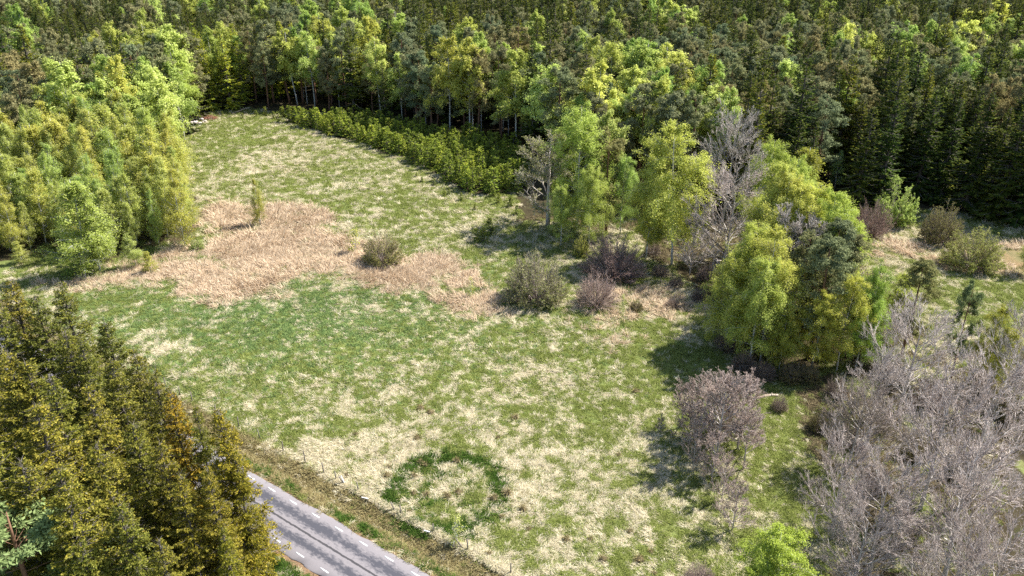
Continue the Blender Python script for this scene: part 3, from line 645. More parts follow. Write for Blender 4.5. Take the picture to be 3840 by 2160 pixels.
LAB = {('birch', 'left'): ('pale green birch in the mixed wood above the young birch stand', 'birches of the left wood'),
       ('pine', 'left'): ('brownish green pine in the mixed wood above the young birch stand', 'pines of the left wood'),
       ('spruce', 'left'): ('narrow dark spruce in the mixed wood above the young birch stand', 'spruces of the left wood'),
       ('birch', 'leftfar'): ('light birch among the sunlit olive spruces of the distant slope', 'birches among far olive spruces'),
       ('pine', 'leftfar'): ('pine among the sunlit olive spruces of the distant slope', 'pines among far olive spruces'),
       ('spruce', 'leftfar'): ('sunlit olive green spruce of the distant dense plantation beyond the pines', 'far olive spruces'),
       ('birch', 'back'): ('tall bright green birch in the forest behind the spruce plantation', 'birches of the back forest'),
       ('pine', 'back'): ('tall grey green pine in the forest behind the spruce plantation', 'pines of the back forest'),
       ('spruce', 'back'): ('tall dark spruce in the forest behind the spruce plantation', 'spruces of the back forest'),
       ('birch', 'right'): ('bright green birch standing out in the forest behind the straw glade', 'birches of the right forest'),
       ('pine', 'right'): ('grey green pine in the forest behind the straw glade', 'pines of the right forest'),
       ('spruce', 'right'): ('dense dark spruce in the forest behind the straw glade', 'spruces of the right forest'),
       ('birch', 'rightfar'): ('pale birch among the dark spruces far beyond the straw glade', 'birches of the far right forest'),
       ('pine', 'rightfar'): ('pine among the dark spruces far beyond the straw glade', 'pines of the far right forest'),
       ('spruce', 'rightfar'): ('dark spruce far beyond the straw glade at the top of the forest', 'spruces of the far right forest')}
rest = []
for kind in ('spruce', 'pine', 'birch'):
    T = sorted([t for t in TREES if t[0] == kind], key=lambda t: (t[1]**2+t[2]**2)/(1 if abs(t[1]) < .6*t[2]+6 else .3))
    for t in T[:285]:
        lb, gr = LAB[(kind, t[6])]; w = lb.split(); core = lb[lb.index(kind):]
        q = t[5]; tone = {'birch': 'very pale' if q[0] > 1.25 else 'golden green' if q[2] < .88 else 'deep green' if q[0] < 1 else 'fresh green', 'pine': 'warm green' if q[0] > 1.05 else 'cool green' if q[0] < .95 else 'grey green', 'spruce': 'sunlit olive' if q[0] > 2 else 'yellowish' if q[0] > 1.2 else 'blackish' if q[0] < .9 else 'dark green'}[kind]
        front = not bool(inpoly(np.array([t[1]]), np.array([t[2]-6.0]), FOREST)[0])
        lb = ('tall' if t[3] > 19 else 'low' if t[3] < 16 else 'middle-sized')+' '+('broad' if t[4] > 1.25 else 'narrow' if t[4] < 1.05 else 'full')+' '+tone+' '+core+(' first row' if front else '')
        plant(kind, t[1], t[2], t[3], lb, gr, t[4], t[5], var=int(rng.integers(len(PROTO[kind]))))
    rest += T[285:]
for kind, olive, nm, lb in (('spruce', False, 'far_spruces', 'closed dark spruce wood filling the far forest'), ('spruce', True, 'far_olive_spruces', 'closed olive spruce wood on the distant slope'), ('pine', None, 'far_pines', 'closed pine wood filling the far forest'), ('birch', None, 'far_birches', 'birches mixed through the far forest')):
    T = [t for t in rest if t[0] == kind and (olive is None or olive == (t[6] == 'leftfar'))]
    if T:
        a = np.array([(t[1], t[2], 0) for t in T]); a[:, 2] = terrain(a[:, 0], a[:, 1]); nv = len(PROTO[kind])
        scatter(nm, a, [t[3] for t in T], rng.random(len(T))*6.28, rng.integers(0, nv, len(T)), [joined(kind, i, T[0][5]) for i in range(nv)], lb, 'forest')

for a_, b_, h_, w_, lb in [(2150, 540, 19, 1.2, 'skirted spruce behind the red brown shrub'), (2205, 532, 20, 1.2, 'skirted spruce left of the light green willow'), (2300, 500, 20, 1.3, 'wide skirted spruce right of the light green willow'), (2360, 508, 19, 1.2, 'dark spruce behind the upright willow shrub'), (2425, 530, 20, 1.3, 'tallest skirted spruce at the back of the glade'), (2475, 540, 19, 1.25, 'skirted spruce beside the tallest one of the glade'), (2510, 552, 21, 1.35, 'broad black spruce with boughs on the glade grass'), (2565, 560, 22, 1.3, 'outer skirted spruce of the glade'), (2430, 528, 21, 1.2, 'spruce closing the gap behind the skirted ones'), (2625, 575, 22, 1.3, 'last skirted spruce beyond the glade')]:
    x, y = G(a_, b_); plant('spruce', x, y, h_, lb, wide=w_, color=(.85, .9, .85), var=int(rng.integers(2)))
# young birches left of the reeds
YB = np.concatenate([[(-150, 75)], GP(LEFT_EDGE[1:]), [(-75, 188), (-150, 160)]])
X, Y = darts(YB, 3.3, keep=lambda X, Y: (Y < 158) & (X > -.64*Y-24))
o = np.argsort(X**2+Y**2)[:290]
for x, y in zip(X[o], Y[o]):
    back = sstep(118, 155, y)
    edge_ = not bool(inpoly(np.array([x+3.5]), np.array([y-3.5]), FOREST)[0])
    h = rng.uniform(8.5, 13.5)+4.5*float(back)-(rng.uniform(0, 4) if edge_ else 0)
    ci = int(rng.integers(4)); c = [(1, 1, .9), (1.05, 1, .85), (.88, 1, .9), (1.1, 1.05, 1.0)][ci]
    lb = ('short' if h < 10.5 else 'tall' if h > 14 else 'slender')+' '+('yellow green', 'golden green', 'deep green', 'pale green')[ci]+' young birch '+('at the open edge of the stand beside the reeds' if edge_ else 'at the back of the stand below the tall birches' if y > 138 else 'deep in the dense stand left of the reeds')
    plant('birch_young', x, y, h, lb, 'young birches left of the reeds', rng.uniform(.65, 1.15), c)
# spruce plantation
X, Y = darts(PLANT, 2.05, .3)
for x, y in list(zip(X, Y))[:298]:
    h = rng.uniform(3.2, 4.9)*(1 if rng.random() > .08 else .6); ci = int(rng.integers(3)); fr = not bool(inpoly(np.array([x-2.2]), np.array([y-2.6]), PLANT)[0]); bk = not bool(inpoly(np.array([x+2.0]), np.array([y+3.0]), PLANT)[0])
    lb = ('low' if h < 3.8 else 'taller' if h > 4.5 else 'even')+' '+('green', 'yellowish', 'dark')[ci]+' young spruce '+('in the front row of the plantation by the meadow' if fr else 'in the rear row of the plantation under the forest' if bk else 'in the middle rows of the plantation')
    plant('spruce_young', x, y, h, lb, 'young spruces of the plantation', rng.uniform(.85, 1.2), color=[(1.25, 1.25, 1.1), (1.5, 1.5, 1.2), (1.05, 1.1, 1.0)][ci])

# ------------------------------------------------------------ trees that stand out one by one
at_base('birch_young', 655, 567, 450, 'lone slender young birch standing in the brown reeds', wide=.75, color=(.95, .85, .7))
at_base('birch_young', 345, 674, 588, 'small bright young birch in front of the dense young birch stand', wide=1.3)
at_base('birch_young', 380, 688, 632, 'low bushy young birch at the reed edge beside the small bright birch', wide=1.5, color=(1, .9, .7))
at_base('birch_young', 215, 692, 452, 'broad many-stemmed birch at the front of the young birch stand', wide=1.4, color=(1.0, 1.0, .85))
at_base('birch_young', 252, 684, 500, 'birch beside the broad many-stemmed birch with light drooping crown', wide=1.2, color=(1.02, 1, .85))
at_base('birch_young', 466, 622, 430, 'tall young birch at the corner of the stand beside the reeds', wide=1.0, color=(.95, .88, .65))
at_base('birch_young', 55, 660, 605, 'very small light green birch in the grass corner by the stand', wide=1.6)
at_base('shrub_leafy', 495, 632, 598, 'low bright green bush at the foot of the corner birch', wpx=38)
at_base('shrub_leafy', 198, 690, 648, 'low dark green bush at the foot of the broad birch', wpx=75, color=(.7, .85, .7))
at_base('spruce', 462, 392, 305, 'single small dark conifer at the upper left meadow edge', wide=1.3)
at_base('shrub', 965, 662, 577, 'rounded lone willow shrub with faint green haze in the reeds', wpx=112, color=(1, .95, .8))
at_base('sapling', 892, 640, 582, 'small bright green birch beside the lone rounded willow shrub', wide=1.3)
at_base('shrub', 1345, 752, 622, 'large rounded willow shrub half brown half green by the reeds', wpx=170)
at_base('shrub_bare', 1540, 692, 570, 'large dark brown leafless shrub in front of the tall tree group', wpx=185, color=(1.0, .85, .85))
at_base('shrub_leafy', 1462, 640, 580, 'small yellow green bush leaning on the dark brown shrub', wpx=45, color=(.9, .9, .9))
at_base('shrub_bare', 1500, 768, 676, 'pale grey leafless shrub between two larger shrubs', wpx=122, color=(1.35, 1.22, 1.18))
for i, (a, b, t, lb) in enumerate([(1185, 746, 695, 'short thin sapling in the reeds near the large willow shrub'), (1231, 724, 682, 'thin upright sapling closest to the large willow shrub'), (1568, 786, 742, 'thin green sapling in dry grass below the grey shrub'), (1151, 1368, 1306, 'sparse birch sapling growing at the wire fence')]):
    at_base('sapling', a, b, t, lb, wide=.75 if i < 3 else 1.0)
for a, b, t, lb in [(1200, 610, 574, 'small spruce with yellow tips at the shade edge'), (1218, 608, 568, 'small spruce touching its twin at the shade edge'), (1231, 588, 545, 'little spruce in deep shade behind the twin spruces')]:
    at_base('spruce_young', a, b, t, lb, wide=1.1)
for a, b, hh in [(1285, 520, 2.2), (1255, 512, 2.0), (1240, 497, 2.2), (1160, 502, 1.6), (1118, 492, 1.3), (1092, 466, 1.4), (1062, 458, 1.2), (1130, 488, 1.2), (1048, 445, 1.0), (1300, 540, 1.8), (610, 300, 1.5), (580, 297, 1.3), (690, 301, 2.0), (702, 312, 2.6), (645, 296, 1.8), (668, 292, 2.4), (560, 292, 1.2), (735, 300, 3), (712, 296, 3), (1195, 525, 1.3)]:
    x, y = G(a, b); plant('spruce_young', x, y, hh, 'tiny spruce seedling at the margin of the meadow', 'spruce seedlings at the meadow margin', 1.2)
# group of tall trees left of the right-hand stand
at_base('budding', 1378, 568, 335, 'grey budding tree with round crown beside the spruce plantation', wide=1.45, color=(1.05, 1.05, 1.0))
at_base('birch_near', 1452, 582, 272, 'tall bright green birch with white trunk beside grey budding tree', wide=.95, color=(1.0, 1.12, .9))
at_base('pine_near', 1525, 588, 330, 'slim brown green pine right of the tall white-trunked birch', wide=.95, color=(1.1, 1, .8))
at_base('birch_near', 1560, 592, 400, 'slender pale birch right of the slim pine', wide=.85, color=(1.0, 1.1, 1))
at_top('birch', 1535, 285, 19, 'birch crown rising behind the slim pine', wide=.8)
for px, py, lb in [(2455, 30, 'big pale green birch crown above the far right spruces'), (2520, 12, 'tallest pale birch crown above the far right spruces'), (2440, 55, 'lower pale birch beside the big pale birch crown')]: at_top('birch', px, py, 21, lb, wide=1.5, color=(1.4, 1.4, 1.3))
for px, py, h, lb, c in [(1645, 380, 17, 'pale birch filling the gap left of the weeping birch', (1, 1.05, .95)), (1490, 420, 13, 'leafy understorey birch below the slim pine', (.9, 1, .9)), (1415, 470, 10, 'low leafy birch under the grey budding tree', (.9, 1, .9))]: at_top('birch_near', px, py, h, lb, wide=.85, color=c)
at_top('pine_near', 1622, 215, 20, 'tall full pine behind the weeping birch', wide=1.0)
at_base('spruce', 1425, 570, 440, 'dark low spruce in the shade under the tall birch', wide=1.4)
at_base('birch_near', 1690, 665, 325, 'large weeping yellow green birch hanging nearly to the ground', wide=1.08, color=(1.05, 1.08, .9))
at_top('bare_big', 1850, 278, 19, 'tall grey leafless tree with spreading boughs in front of dark forest', wide=.85, color=(1.2, 1.2, 1.2))
at_base('bare_big', 1815, 690, 400, 'broad lilac grey leafless tree between the weeping birch and green birches', wide=1.1, color=(1.25, 1.2, 1.2))
at_base('bare_slim', 1735, 690, 520, 'small leafless grey tree under the weeping birch', wide=1.1)
for t, h, k, lb, c, w in [((1950, 352), 18, 'birch_near', 'light green birch behind the broad leafless tree', (1, 1.05, .8), .75), ((2050, 366), 14, 'birch_young', 'narrow olive birch with rusty tint and egg-shaped crown', (.85, .75, .45), 1.35),
        ((2115, 385), 7, 'birch_young', 'small pale green birch in front of dark spruces', (.95, 1.1, 1.3), 1.1), ((1990, 442), 17, 'birch_near', 'yellow green birch in the middle of the right stand', (1.05, 1, .8), .8),
        ((2085, 482), 17, 'birch_near', 'bright birch at the glade side of the right stand', (1, 1.05, .75), .85), ((2140, 545), 14, 'birch_near', 'low bright birch hanging towards the straw glade', (.95, 1.08, .8), .85),
        ((1900, 565), 15, 'birch_near', 'pale green birch at the meadow side of the right stand', (1, 1.05, .85), .85), ((1960, 592), 16, 'birch_near', 'golden green birch with white leaning trunk over the meadow shade', (1.08, 1.02, .8), .95),
        ((2030, 520), 16, 'bare_slim', 'grey leafless tree between birches of the right stand', (1.0, 1.0, .98), 1.3), ((2110, 572), 14, 'pine_near', 'dark pine rising among birches of the right stand', (.85, .9, .9), 1.1),
        ((2150, 590), 13, 'pine_near', 'dark pine on the glade side of the right stand', (.9, .9, .85), 1.0), ((2065, 640), 12, 'pine_near', 'pine with tall bare trunk inside the right stand', (.8, .85, .8), .9),
        ((2215, 668), 13, 'birch_near', 'deep green birch leaning in front of the glade', (.68, .84, .55), .6), ((2150, 702), 12, 'birch_near', 'golden green birch beside the deep green birch', (1.05, 1.02, .75), .85),
        ((2320, 668), 12, 'pine_near', 'dark round pine behind the great leafless tree', (.8, .85, .75), 1.0), ((2455, 716), 12, 'pine_near', 'thin pine with bare dark trunk beside the glade', (.9, 1.0, .8), .65),
        ((2545, 785), 10, 'birch_near', 'dark olive birch beside the thin pine', (.7, .68, .45), .9), ((1900, 610), 13, 'birch_near', 'yellow birch low over the dark shade of the stand', (1.05, 1.05, .85), 1.0),
        ((1965, 415), 18, 'birch_near', 'light birch pressed against the lilac leafless tree', (1, 1.02, .85), .95), ((1985, 475), 17, 'birch_near', 'tall pale birch in the thick of the right stand', (1.05, 1.05, .95), 1.0), ((2010, 400), 16, 'birch_near', 'birch in front of the narrow rusty olive one', (.95, 1.05, .8), .9),
        ((2045, 465), 17, 'birch_near', 'full leaved birch behind the dark pines of the stand', (1.0, 1.05, .8), 1.0), ((2125, 515), 15, 'birch_near', 'outermost bright birch touching the glade', (1.0, 1.08, .8), .9), ((1850, 650), 12, 'birch_near', 'small birch leaning from the stand over the meadow', (1.05, 1, .75), 1.0),
        ((1925, 650), 14, 'birch_near', 'golden birch beside the white leaning trunk', (1.08, 1.05, .85), .95), ((2035, 600), 14, 'pine_near', 'dark pine whose trunk stands in the row of bare trunks', (.85, .9, .85), 1.0), ((2085, 615), 15, 'pine_near', 'dark pine above the golden green birch', (.85, .9, .85), 1.1),
        ((2075, 735), 10, 'birch_near', 'low golden birch at the foot of the dark pines', (1.05, 1, .7), 1.1), ((2190, 740), 10, 'birch_near', 'low green birch beneath the deep green one', (.85, 1, .7), 1.0), ((1980, 800), 7, 'birch_near', 'knee-height leafy birch below the white trunks', (.85, .85, .6), 1.2),
        ((2270, 700), 9, 'birch_near', 'small olive birch behind the silvery tree', (.9, .95, .7), 1.0), ((1985, 500), 17, 'bare_slim', 'pale bare tree standing in the birch crowns', (1.0, 1.0, 1.0), 1.2)]:
    at_top(k, *t, h, lb, wide=w, color=c)
# great leafless trees of the near right
for t, h, lb, w, c in [((2330, 742), 14, 'great silvery leafless tree behind its darker neighbours', .92, (1.25, 1.22, 1.22)), ((2410, 925), 15, 'wide leafless tree with pale twigs above the shaded grass', .9, (1.15, 1.1, 1.1)), ((2545, 895), 16, 'tall leafless tree with dense fine twigs and pale bark', .95, (1.2, 1.15, 1.15)),
        ((2265, 1130), 13, 'spreading leafless tree overhanging the deep shade and bright green birch', .92, (1.15, 1.1, 1.1)), ((2480, 1105), 14, 'leafless tree with long pale boughs nearest the road corner', 1.0, (1.15, 1.1, 1.1)), ((2150, 1085), 11, 'leafless tree added to deepen the green shade', .95, (1.0, .95, .95)), ((2190, 1255), 10, 'low spreading leafless tree added to deepen the green shade', 1.0, (1.05, 1.0, 1.0)), ((2180, 955), 10, 'low leafless tree at the dark edge of the shade', .9, (.8, .75, .72)),  # the two trees by the deep green shade are added to darken it
        ((2620, 760), 13, 'leafless tree beyond the thin pine', .9, (1.1, 1.1, 1.1)), ((2560, 1290), 13, 'low boughed leafless tree over the dark corner', 1.0, (1.0, .95, .95)),
        ((2440, 1360), 11, 'leafless tree with steep pale boughs in the dark corner', 1.0, (1.1, 1.05, 1.05)), ((2230, 890), 12, 'leafless tree leaning beside the great silvery one', .9, (1.1, 1.08, 1.08))]:
    at_top('bare_big', *t, h, lb, wide=w, color=c)
for b, tp, lb, w in [((1743, 1186), 1045, 'thin silvery bare tree with clear stem at the meadow edge', .9), ((1800, 1172), 925, 'tallest pinkish bare tree of the thicket beside the meadow', 1.35), ((1758, 1090), 922, 'pinkish bare tree at the back of the meadow thicket', 1.4), ((1855, 1130), 940, 'pinkish bare tree on the shaded side of the thicket', 1.3),
        ((1715, 1075), 950, 'pinkish bare tree leaning out to the meadow from the thicket', 1.2), ((1842, 1335), 1190, 'small pinkish bare tree standing apart in the grass', 1.2), ((1815, 1260), 1130, 'small bare tree between the thicket and the lone one', 1.0), ((1880, 1075), 930, 'bare tree where the thicket meets the birches', 1.3), ((1660, 1090), 1040, 'waist-high bare sapling at the thicket edge', 1.0), ((1780, 1130), 935, 'bare tree in the middle of the thicket', 1.3), ((1830, 1090), 925, 'rear bare tree of the thicket on the shaded side', 1.3), ((1735, 1120), 985, 'low bare tree in front of the thicket', 1.3), ((1790, 1215), 1080, 'short bare tree below the thicket', 1.2), ((1870, 1180), 1010, 'bare tree where the thicket meets deep shade', 1.2)]:
    at_base('bare_slim', *b, tp, lb, wide=w*1.05, color=(.98, .88, .84))
at_top('birch_near', 1972, 1308, 9, 'bright yellow green round tree below the bare trees', wide=1.25, color=(.92, .98, .6), sink=1.2)
at_top('birch_near', 1905, 1405, 6.5, 'lower leafy tree joined to the bright round tree', wide=1.1, color=(.92, .97, .6), sink=1.0)
at_top('shrub_bare', 1765, 1412, 2.4, 'low grey brown brush heap at the foot of the meadow', wide=1.0, color=(1.1, 1.0, .97))
# shrubs on the straw glade
at_base('shrub_bare', 2185, 592, 490, 'red brown leafless shrub at the glade corner', wpx=112, color=(1.0, .85, .8))
at_base('shrub_leafy', 2245, 560, 428, 'light green round willow in front of dark spruces', wpx=112, color=(1.15, 1.2, 1.15))
at_base('shrub', 2362, 608, 498, 'upright grey green willow shrub with visible stems on the glade', wpx=105, color=(.85, .8, .75))
at_base('shrub', 2442, 672, 562, 'wide rounded olive willow shrub on the straw glade', wpx=152, color=(1.05, 1.1, .75))
at_base('birch_young', 2578, 690, 560, 'thin young birch at the outer side of the glade', wide=.9)
at_base('shrub_bare', 530, 300, 288, 'low rust red shrub beside the stone heap', wpx=42, color=(1.2, .6, .45))
# undergrowth of the right stand
for a, b, h in [(1660, 690, 2.2), (1700, 720, 2.0), (1760, 760, 2.5), (1640, 640, 2.4), (1830, 880, 3), (1870, 930, 3), (1920, 950, 2.6), (1990, 960, 2.8), (2030, 960, 2.6), (1600, 780, 1.5), (1690, 775, 1.5), (1960, 1030, 2), (2070, 900, 3.5), (1940, 850, 3.5), (1880, 800, 3.2), (2100, 1000, 3), (2060, 1080, 2.5), (2130, 1120, 3), (1990, 870, 4), (1830, 790, 2.5), (1780, 700, 3), (2160, 900, 4), (2240, 960, 3.5), (2330, 1020, 3.5), (2460, 1000, 3.5), (2540, 1050, 3.5), (2300, 1150, 3), (2420, 1200, 3.5), (2200, 1230, 3)]:
    x, y = G(a, b); plant('shrub_bare' if rng.random() < .7 else 'shrub', x, y, h, 'dark brown leafless brush '+('at the foot of the weeping birch and lilac tree' if a < 1800 and b < 800 else 'in the shade of the great leafless trees' if b > 950 and a > 1950 else 'below the golden birches of the right stand'), 'brush under the right stand', rng.uniform(.8, 1.2), color=(.75, .68, .62))
# tall spruces on the camera side of the road
for t, h, w, c, lb in [((20, 700), 18, 1.0, (.95, .85, .7), 'dark topped spruce farthest along the roadside row'), ((150, 712), 17, 1.05, (.8, .85, .8), 'broad spruce with double top overlooking the meadow'), ((85, 745), 17, .9, (.75, .8, .75), 'shaded spruce between the double-topped and the dark topped one'),
        ((262, 800), 16, .95, (.85, .85, .8), 'spruce with thin grey lichened boughs facing the meadow'), ((335, 875), 15, .9, (.8, .82, .75), 'lower spruce with grey dead twigs at the meadow side'), ((205, 860), 16, .9, (.75, .8, .8), 'deep shaded spruce in the middle of the roadside wood'),
        ((10, 880), 18, 1.05, (1.05, .98, .7), 'olive spruce on the far flank of the roadside wood'), ((220, 965), 17, 1.0, (1.05, 1.0, .75), 'yellow olive spruce in the middle of the roadside wood'), ((88, 1010), 18, 1.05, (1.15, 1.08, .75), 'large yellow green spruce with dense boughs'),
        ((425, 982), 16, .95, (1.6, 1.05, .4), 'rusty topped spruce beside the yellow spruce'), ((492, 1020), 14.5, .7, (.75, .85, .7), 'narrow dark spruce squeezed between two yellow ones'), ((548, 1032), 16.5, 1.05, (1.5, 1.2, .5), 'golden yellow spruce leaning over the road edge'),
        ((330, 1060), 16, .95, (1.05, 1.0, .75), 'olive spruce behind the rusty topped one'), ((590, 1130), 13.5, .75, (1.45, 1.2, .5), 'short golden spruce overhanging the asphalt'), ((150, 1180), 17, 1.0, (1.1, 1.05, .75), 'yellow olive spruce with grey inner boughs'),
        ((450, 1200), 14, .95, (1.2, 1.05, .65), 'golden olive spruce low beside the road'), ((300, 1270), 14, .95, (.9, .95, .75), 'shaded olive spruce in the lower row'), ((560, 1330), 11, .9, (1.45, 1.25, .5), 'low bright yellow spruce at the grass verge'),
        ((-60, 1080), 18, 1.0, (1.1, 1.05, .8), 'olive spruce at the outer edge of the roadside wood'), ((-10, 760), 17, 1.0, (.9, .9, .75), 'dark spruce closing the row towards the birch stand'), ((280, 905), 15.5, .95, (.8, .85, .75), 'dark spruce filling the row beside the lichened one'), ((160, 830), 16.5, 1.0, (.8, .85, .75), 'dense spruce behind the double-topped one'), ((385, 930), 15, .9, (.95, .9, .7), 'brownish spruce between the dark and the rusty one'), ((60, 900), 17, 1.0, (.9, .92, .75), 'tall dense spruce in the heart of the roadside wood'), ((120, 940), 17, 1.0, (.95, .95, .75), 'spruce with heavy hanging boughs in the roadside wood'), ((400, 1110), 15, 1.0, (1.1, 1.0, .7), 'warm olive spruce behind the golden ones'), ((240, 1120), 16, 1.0, (1.0, 1.0, .75), 'green olive spruce in the second row'), ((50, 1150), 16, 1.0, (1.05, 1.02, .75), 'pale olive spruce above the blue green pine'), ((520, 1180), 14, .9, (1.25, 1.05, .6), 'golden spruce in the lower roadside row'), ((200, 1370), 12, 1.0, (.95, 1, .75), 'low green spruce at the bottom of the wood'), ((400, 1360), 12, 1.0, (1.0, 1, .7), 'low olive spruce in deep shade'), ((-70, 800), 18, 1.0, (.9, .9, .7), 'dark olive spruce beyond the outer edge')]:
    at_top('spruce_near', *t, h, lb, wide=w*(1.2 if t[0] < 400 else 1.05), color=tuple(.55*q+.45*p for q, p in zip(c, (.95, .97, .95))))
at_top('pine_near', 28, 1285, 14, 'pale blue green pine tucked under the olive spruces', wide=1.5, color=(.95, 1.1, .8))

# ------------------------------------------------------------ fence along the road
M['post'] = noise_mat('weathered_post', [(.3, (.10, .085, .07)), (.7, (.26, .23, .20))], 5, stretch=(1, 1, .2), bump=.3)
M['post_pale'] = noise_mat('bleached_post', [(.3, (.45, .45, .45)), (.7, (.75, .76, .78))], 5, stretch=(1, 1, .2))
M['wire'] = noise_mat('fence_wire', [(.3, (.16, .15, .14)), (.7, (.26, .25, .24))], 20)
fence = bpy.data.objects.new('wire_fence', None); link(fence); fx0 = RA+RN*FENCE_V; fence.location = (fx0[0], fx0[1], 0)
tag(fence, 'old wire fence of weathered wooden posts between meadow and road verge', 'fence')
def fence_pt(u, z=0.0): p = RD*u; w = fx0+p; return np.array([p[0], p[1], tz(*w)+z])
posts = []
for u, ln, h, mt in [(-27, (0, 0), 1.25, 0), (-23.6, (-.05, .1), 1.2, 0), (-20.9, (.1, -.2), 1.25, 0), (-18.6, (0, 0), 1.2, 0), (-14.5, (.1, 0), 1.2, 0), (-10.5, (0, .1), 1.2, 0), (-7, (-.1, 0), 1.2, 0), (-3.4, (0, 0), 1.2, 0), (-.1, (-.05, .05), 1.45, 0), (2.6, (-.12, .12), 1.2, 0), (4.3, (-.1, .1), .95, 0), (5.4, (-.5, .15), .9, 0), (5.5, (-.4, .3), .85, 1), (7.3, (-.12, .1), .95, 0),
                     (8.9, (-.75, -.9), 1.15, 1), (12.0, (-.4, .2), .9, 0), (12.7, (-.1, .15), .9, 0), (16.6, (-.1, .1), .8, 0), (16.4, (-.8, -.75), 1.0, 1), (20.0, (-.75, .3), 1.1, 0), (20.4, (-.05, .05), 1.15, 0), (24.9, (0, 0), 1.0, 0), (28.6, (.1, 0), 1.1, 0), (32.4, (0, .1), 1.1, 0)]:
    b = fence_pt(u, -.25); d = unit(np.array([[ln[0], ln[1], 1.0]]))[0]; tip = b+d*(h+.25)
    pm = MB(); tube(pm, [b, b*.5+tip*.5, tip], [.062, .058, .05], 6)
    mesh_obj('post', pm.mesh('post', [M['post_pale' if mt else 'post']]), fence); posts.append((u, b, tip))
up = sorted([p for p in posts if np.linalg.norm((p[2]-p[1])[:2]) < .35], key=lambda p: p[0])
for fr in (.45, .78):
    wm = MB(); pts = []
    for (u, b, tip) in up: pts.append(b+(tip-b)*fr)
    fine = []
    for a_, b_ in zip(pts[:-1], pts[1:]):
        for q in np.linspace(0, 1, 4)[:-1]: fine.append(a_*(1-q)+b_*q-np.array([0, 0, .10*math.sin(q*math.pi)]))
    fine.append(pts[-1]); tube(wm, fine, np.full(len(fine), .006), 4); mesh_obj('wire', wm.mesh('wire', [M['wire']]), fence)

# logs, stones
M['log'] = noise_mat('dead_wood', [(.3, (.16, .10, .06)), (.7, (.55, .46, .36))], 2, bump=.3)
def log(px, py, length, r, az, label, tilt=0.0):
    x, y = G(px, py); mb = MB(); t = np.linspace(-.5, .5, 6); pts = np.stack([t*length, np.sin(t*5)*.06*length, r*.7+tilt*(t+.5)*length], 1)
    tube(mb, pts, r*(1+.12*np.sin(t*9))*(1-.25*(t+.5)), 8)
    for k in range(3):
        q = (k-1)*.27; tube(mb, [(q*length, 0, r), (q*length+.1, .25*(-1)**k, r*2.2)], [r*.3, r*.12], 5)
    o = mesh_obj('fallen_log', mb.mesh('fallen_log', [M['log']], True), label=label, cat='log'); o.location = (x, y, tz(x, y)); o.rotation_euler = (0, 0, az)
log(398, 971, 1.7, .26, -.3, 'pale broken log lying at the end of the wire fence')
log(606, 281, 5.0, .14, .7, 'grey fallen trunk leaning out of the forest at the top of the meadow', .12)
log(1920, 1000, 3.5, .2, .1, 'rusty brown fallen trunk in the shade of the right stand')
M['stone'] = noise_mat('pale_stone', [(.3, (.36, .30, .27)), (.7, (.58, .52, .48))], 2.5, bump=.4)
pile = bpy.data.objects.new('stone_heap', None); link(pile); px_, py_ = G(495, 310); pile.location = (px_, py_, tz(px_, py_)); tag(pile, 'heap of pale pinkish field stones at the meadow corner', 'stones')
for k in range(3):
    mb = MB(); lat = np.linspace(-1.2, 1.2, 5); lon = np.arange(8)*math.pi/4
    V = np.array([(math.cos(a)*math.cos(b), math.sin(a)*math.cos(b), math.sin(a*0+b)) for b in lat for a in lon]); V *= rng.uniform(.82, 1.15, (len(V), 1))
    Q = [(i*8+j, i*8+(j+1) % 8, (i+1)*8+(j+1) % 8, (i+1)*8+j) for i in range(4) for j in range(8)] + [(32, 33, 34, 35), (32, 35, 36, 37), (32, 37, 38, 39)]
    mb.add(V, Q); PROTO['stone%d' % k] = mb.mesh('stone', [M['stone']])
for k in range(26):
    o = mesh_obj('stone', PROTO['stone%d' % (k % 3)], pile); r = rng.uniform(.25, .6); o.scale = (r, r*rng.uniform(.7, 1), r*.65)
    o.location = (rng.normal()*1.2-.3*k/26, rng.normal()*2.4, .18+.3*rng.random()); o.rotation_euler = (0, 0, rng.random()*6)

# ------------------------------------------------------------ grass
def tuft(name, mat, n, L, W, lie, spread_, base=.14, comb=1.0, hump=0.0):
    mb = MB(); a = rng.normal(size=n)*spread_ if comb else rng.random(n)*6.283
    P = np.stack([rng.normal(size=n)*base, rng.normal(size=n)*base, np.full(n, -.03)], 1)
    el = np.clip(lie+rng.normal(size=n)*.25, .05, 1.5); l = L*rng.uniform(.6, 1.3, n)
    D = np.stack([np.cos(a)*np.cos(el), np.sin(a)*np.cos(el), np.sin(el)], 1)
    PT = limbs(P, D, l, 3, .10, -.28-hump); PT[:, :, 2] = np.maximum(PT[:, :, 2], -.02+.10*rng.random((n, 1)))
    S = unit(np.cross(PT[:, -1]-PT[:, 0], np.array([0, 0, 1.])))+rng.normal(size=(n, 3))*.25
    w = W*rng.uniform(.6, 1.3, n); ws = [1, .95, .7, .12]
    V = np.stack([PT[:, i]+sg*S*(w*ws[i]*.5)[:, None] for i in range(4) for sg in (-1, 1)], 1)
    f = np.array([(0, 1, 3, 2), (2, 3, 5, 4), (4, 5, 7, 6)]); mb.add(V.reshape(-1, 3), ((np.arange(n)*8)[:, None, None]+f[None]).reshape(-1, 4))
    me = mb.mesh(name, [M[mat]]); return bpy.data.objects.new(name, me)
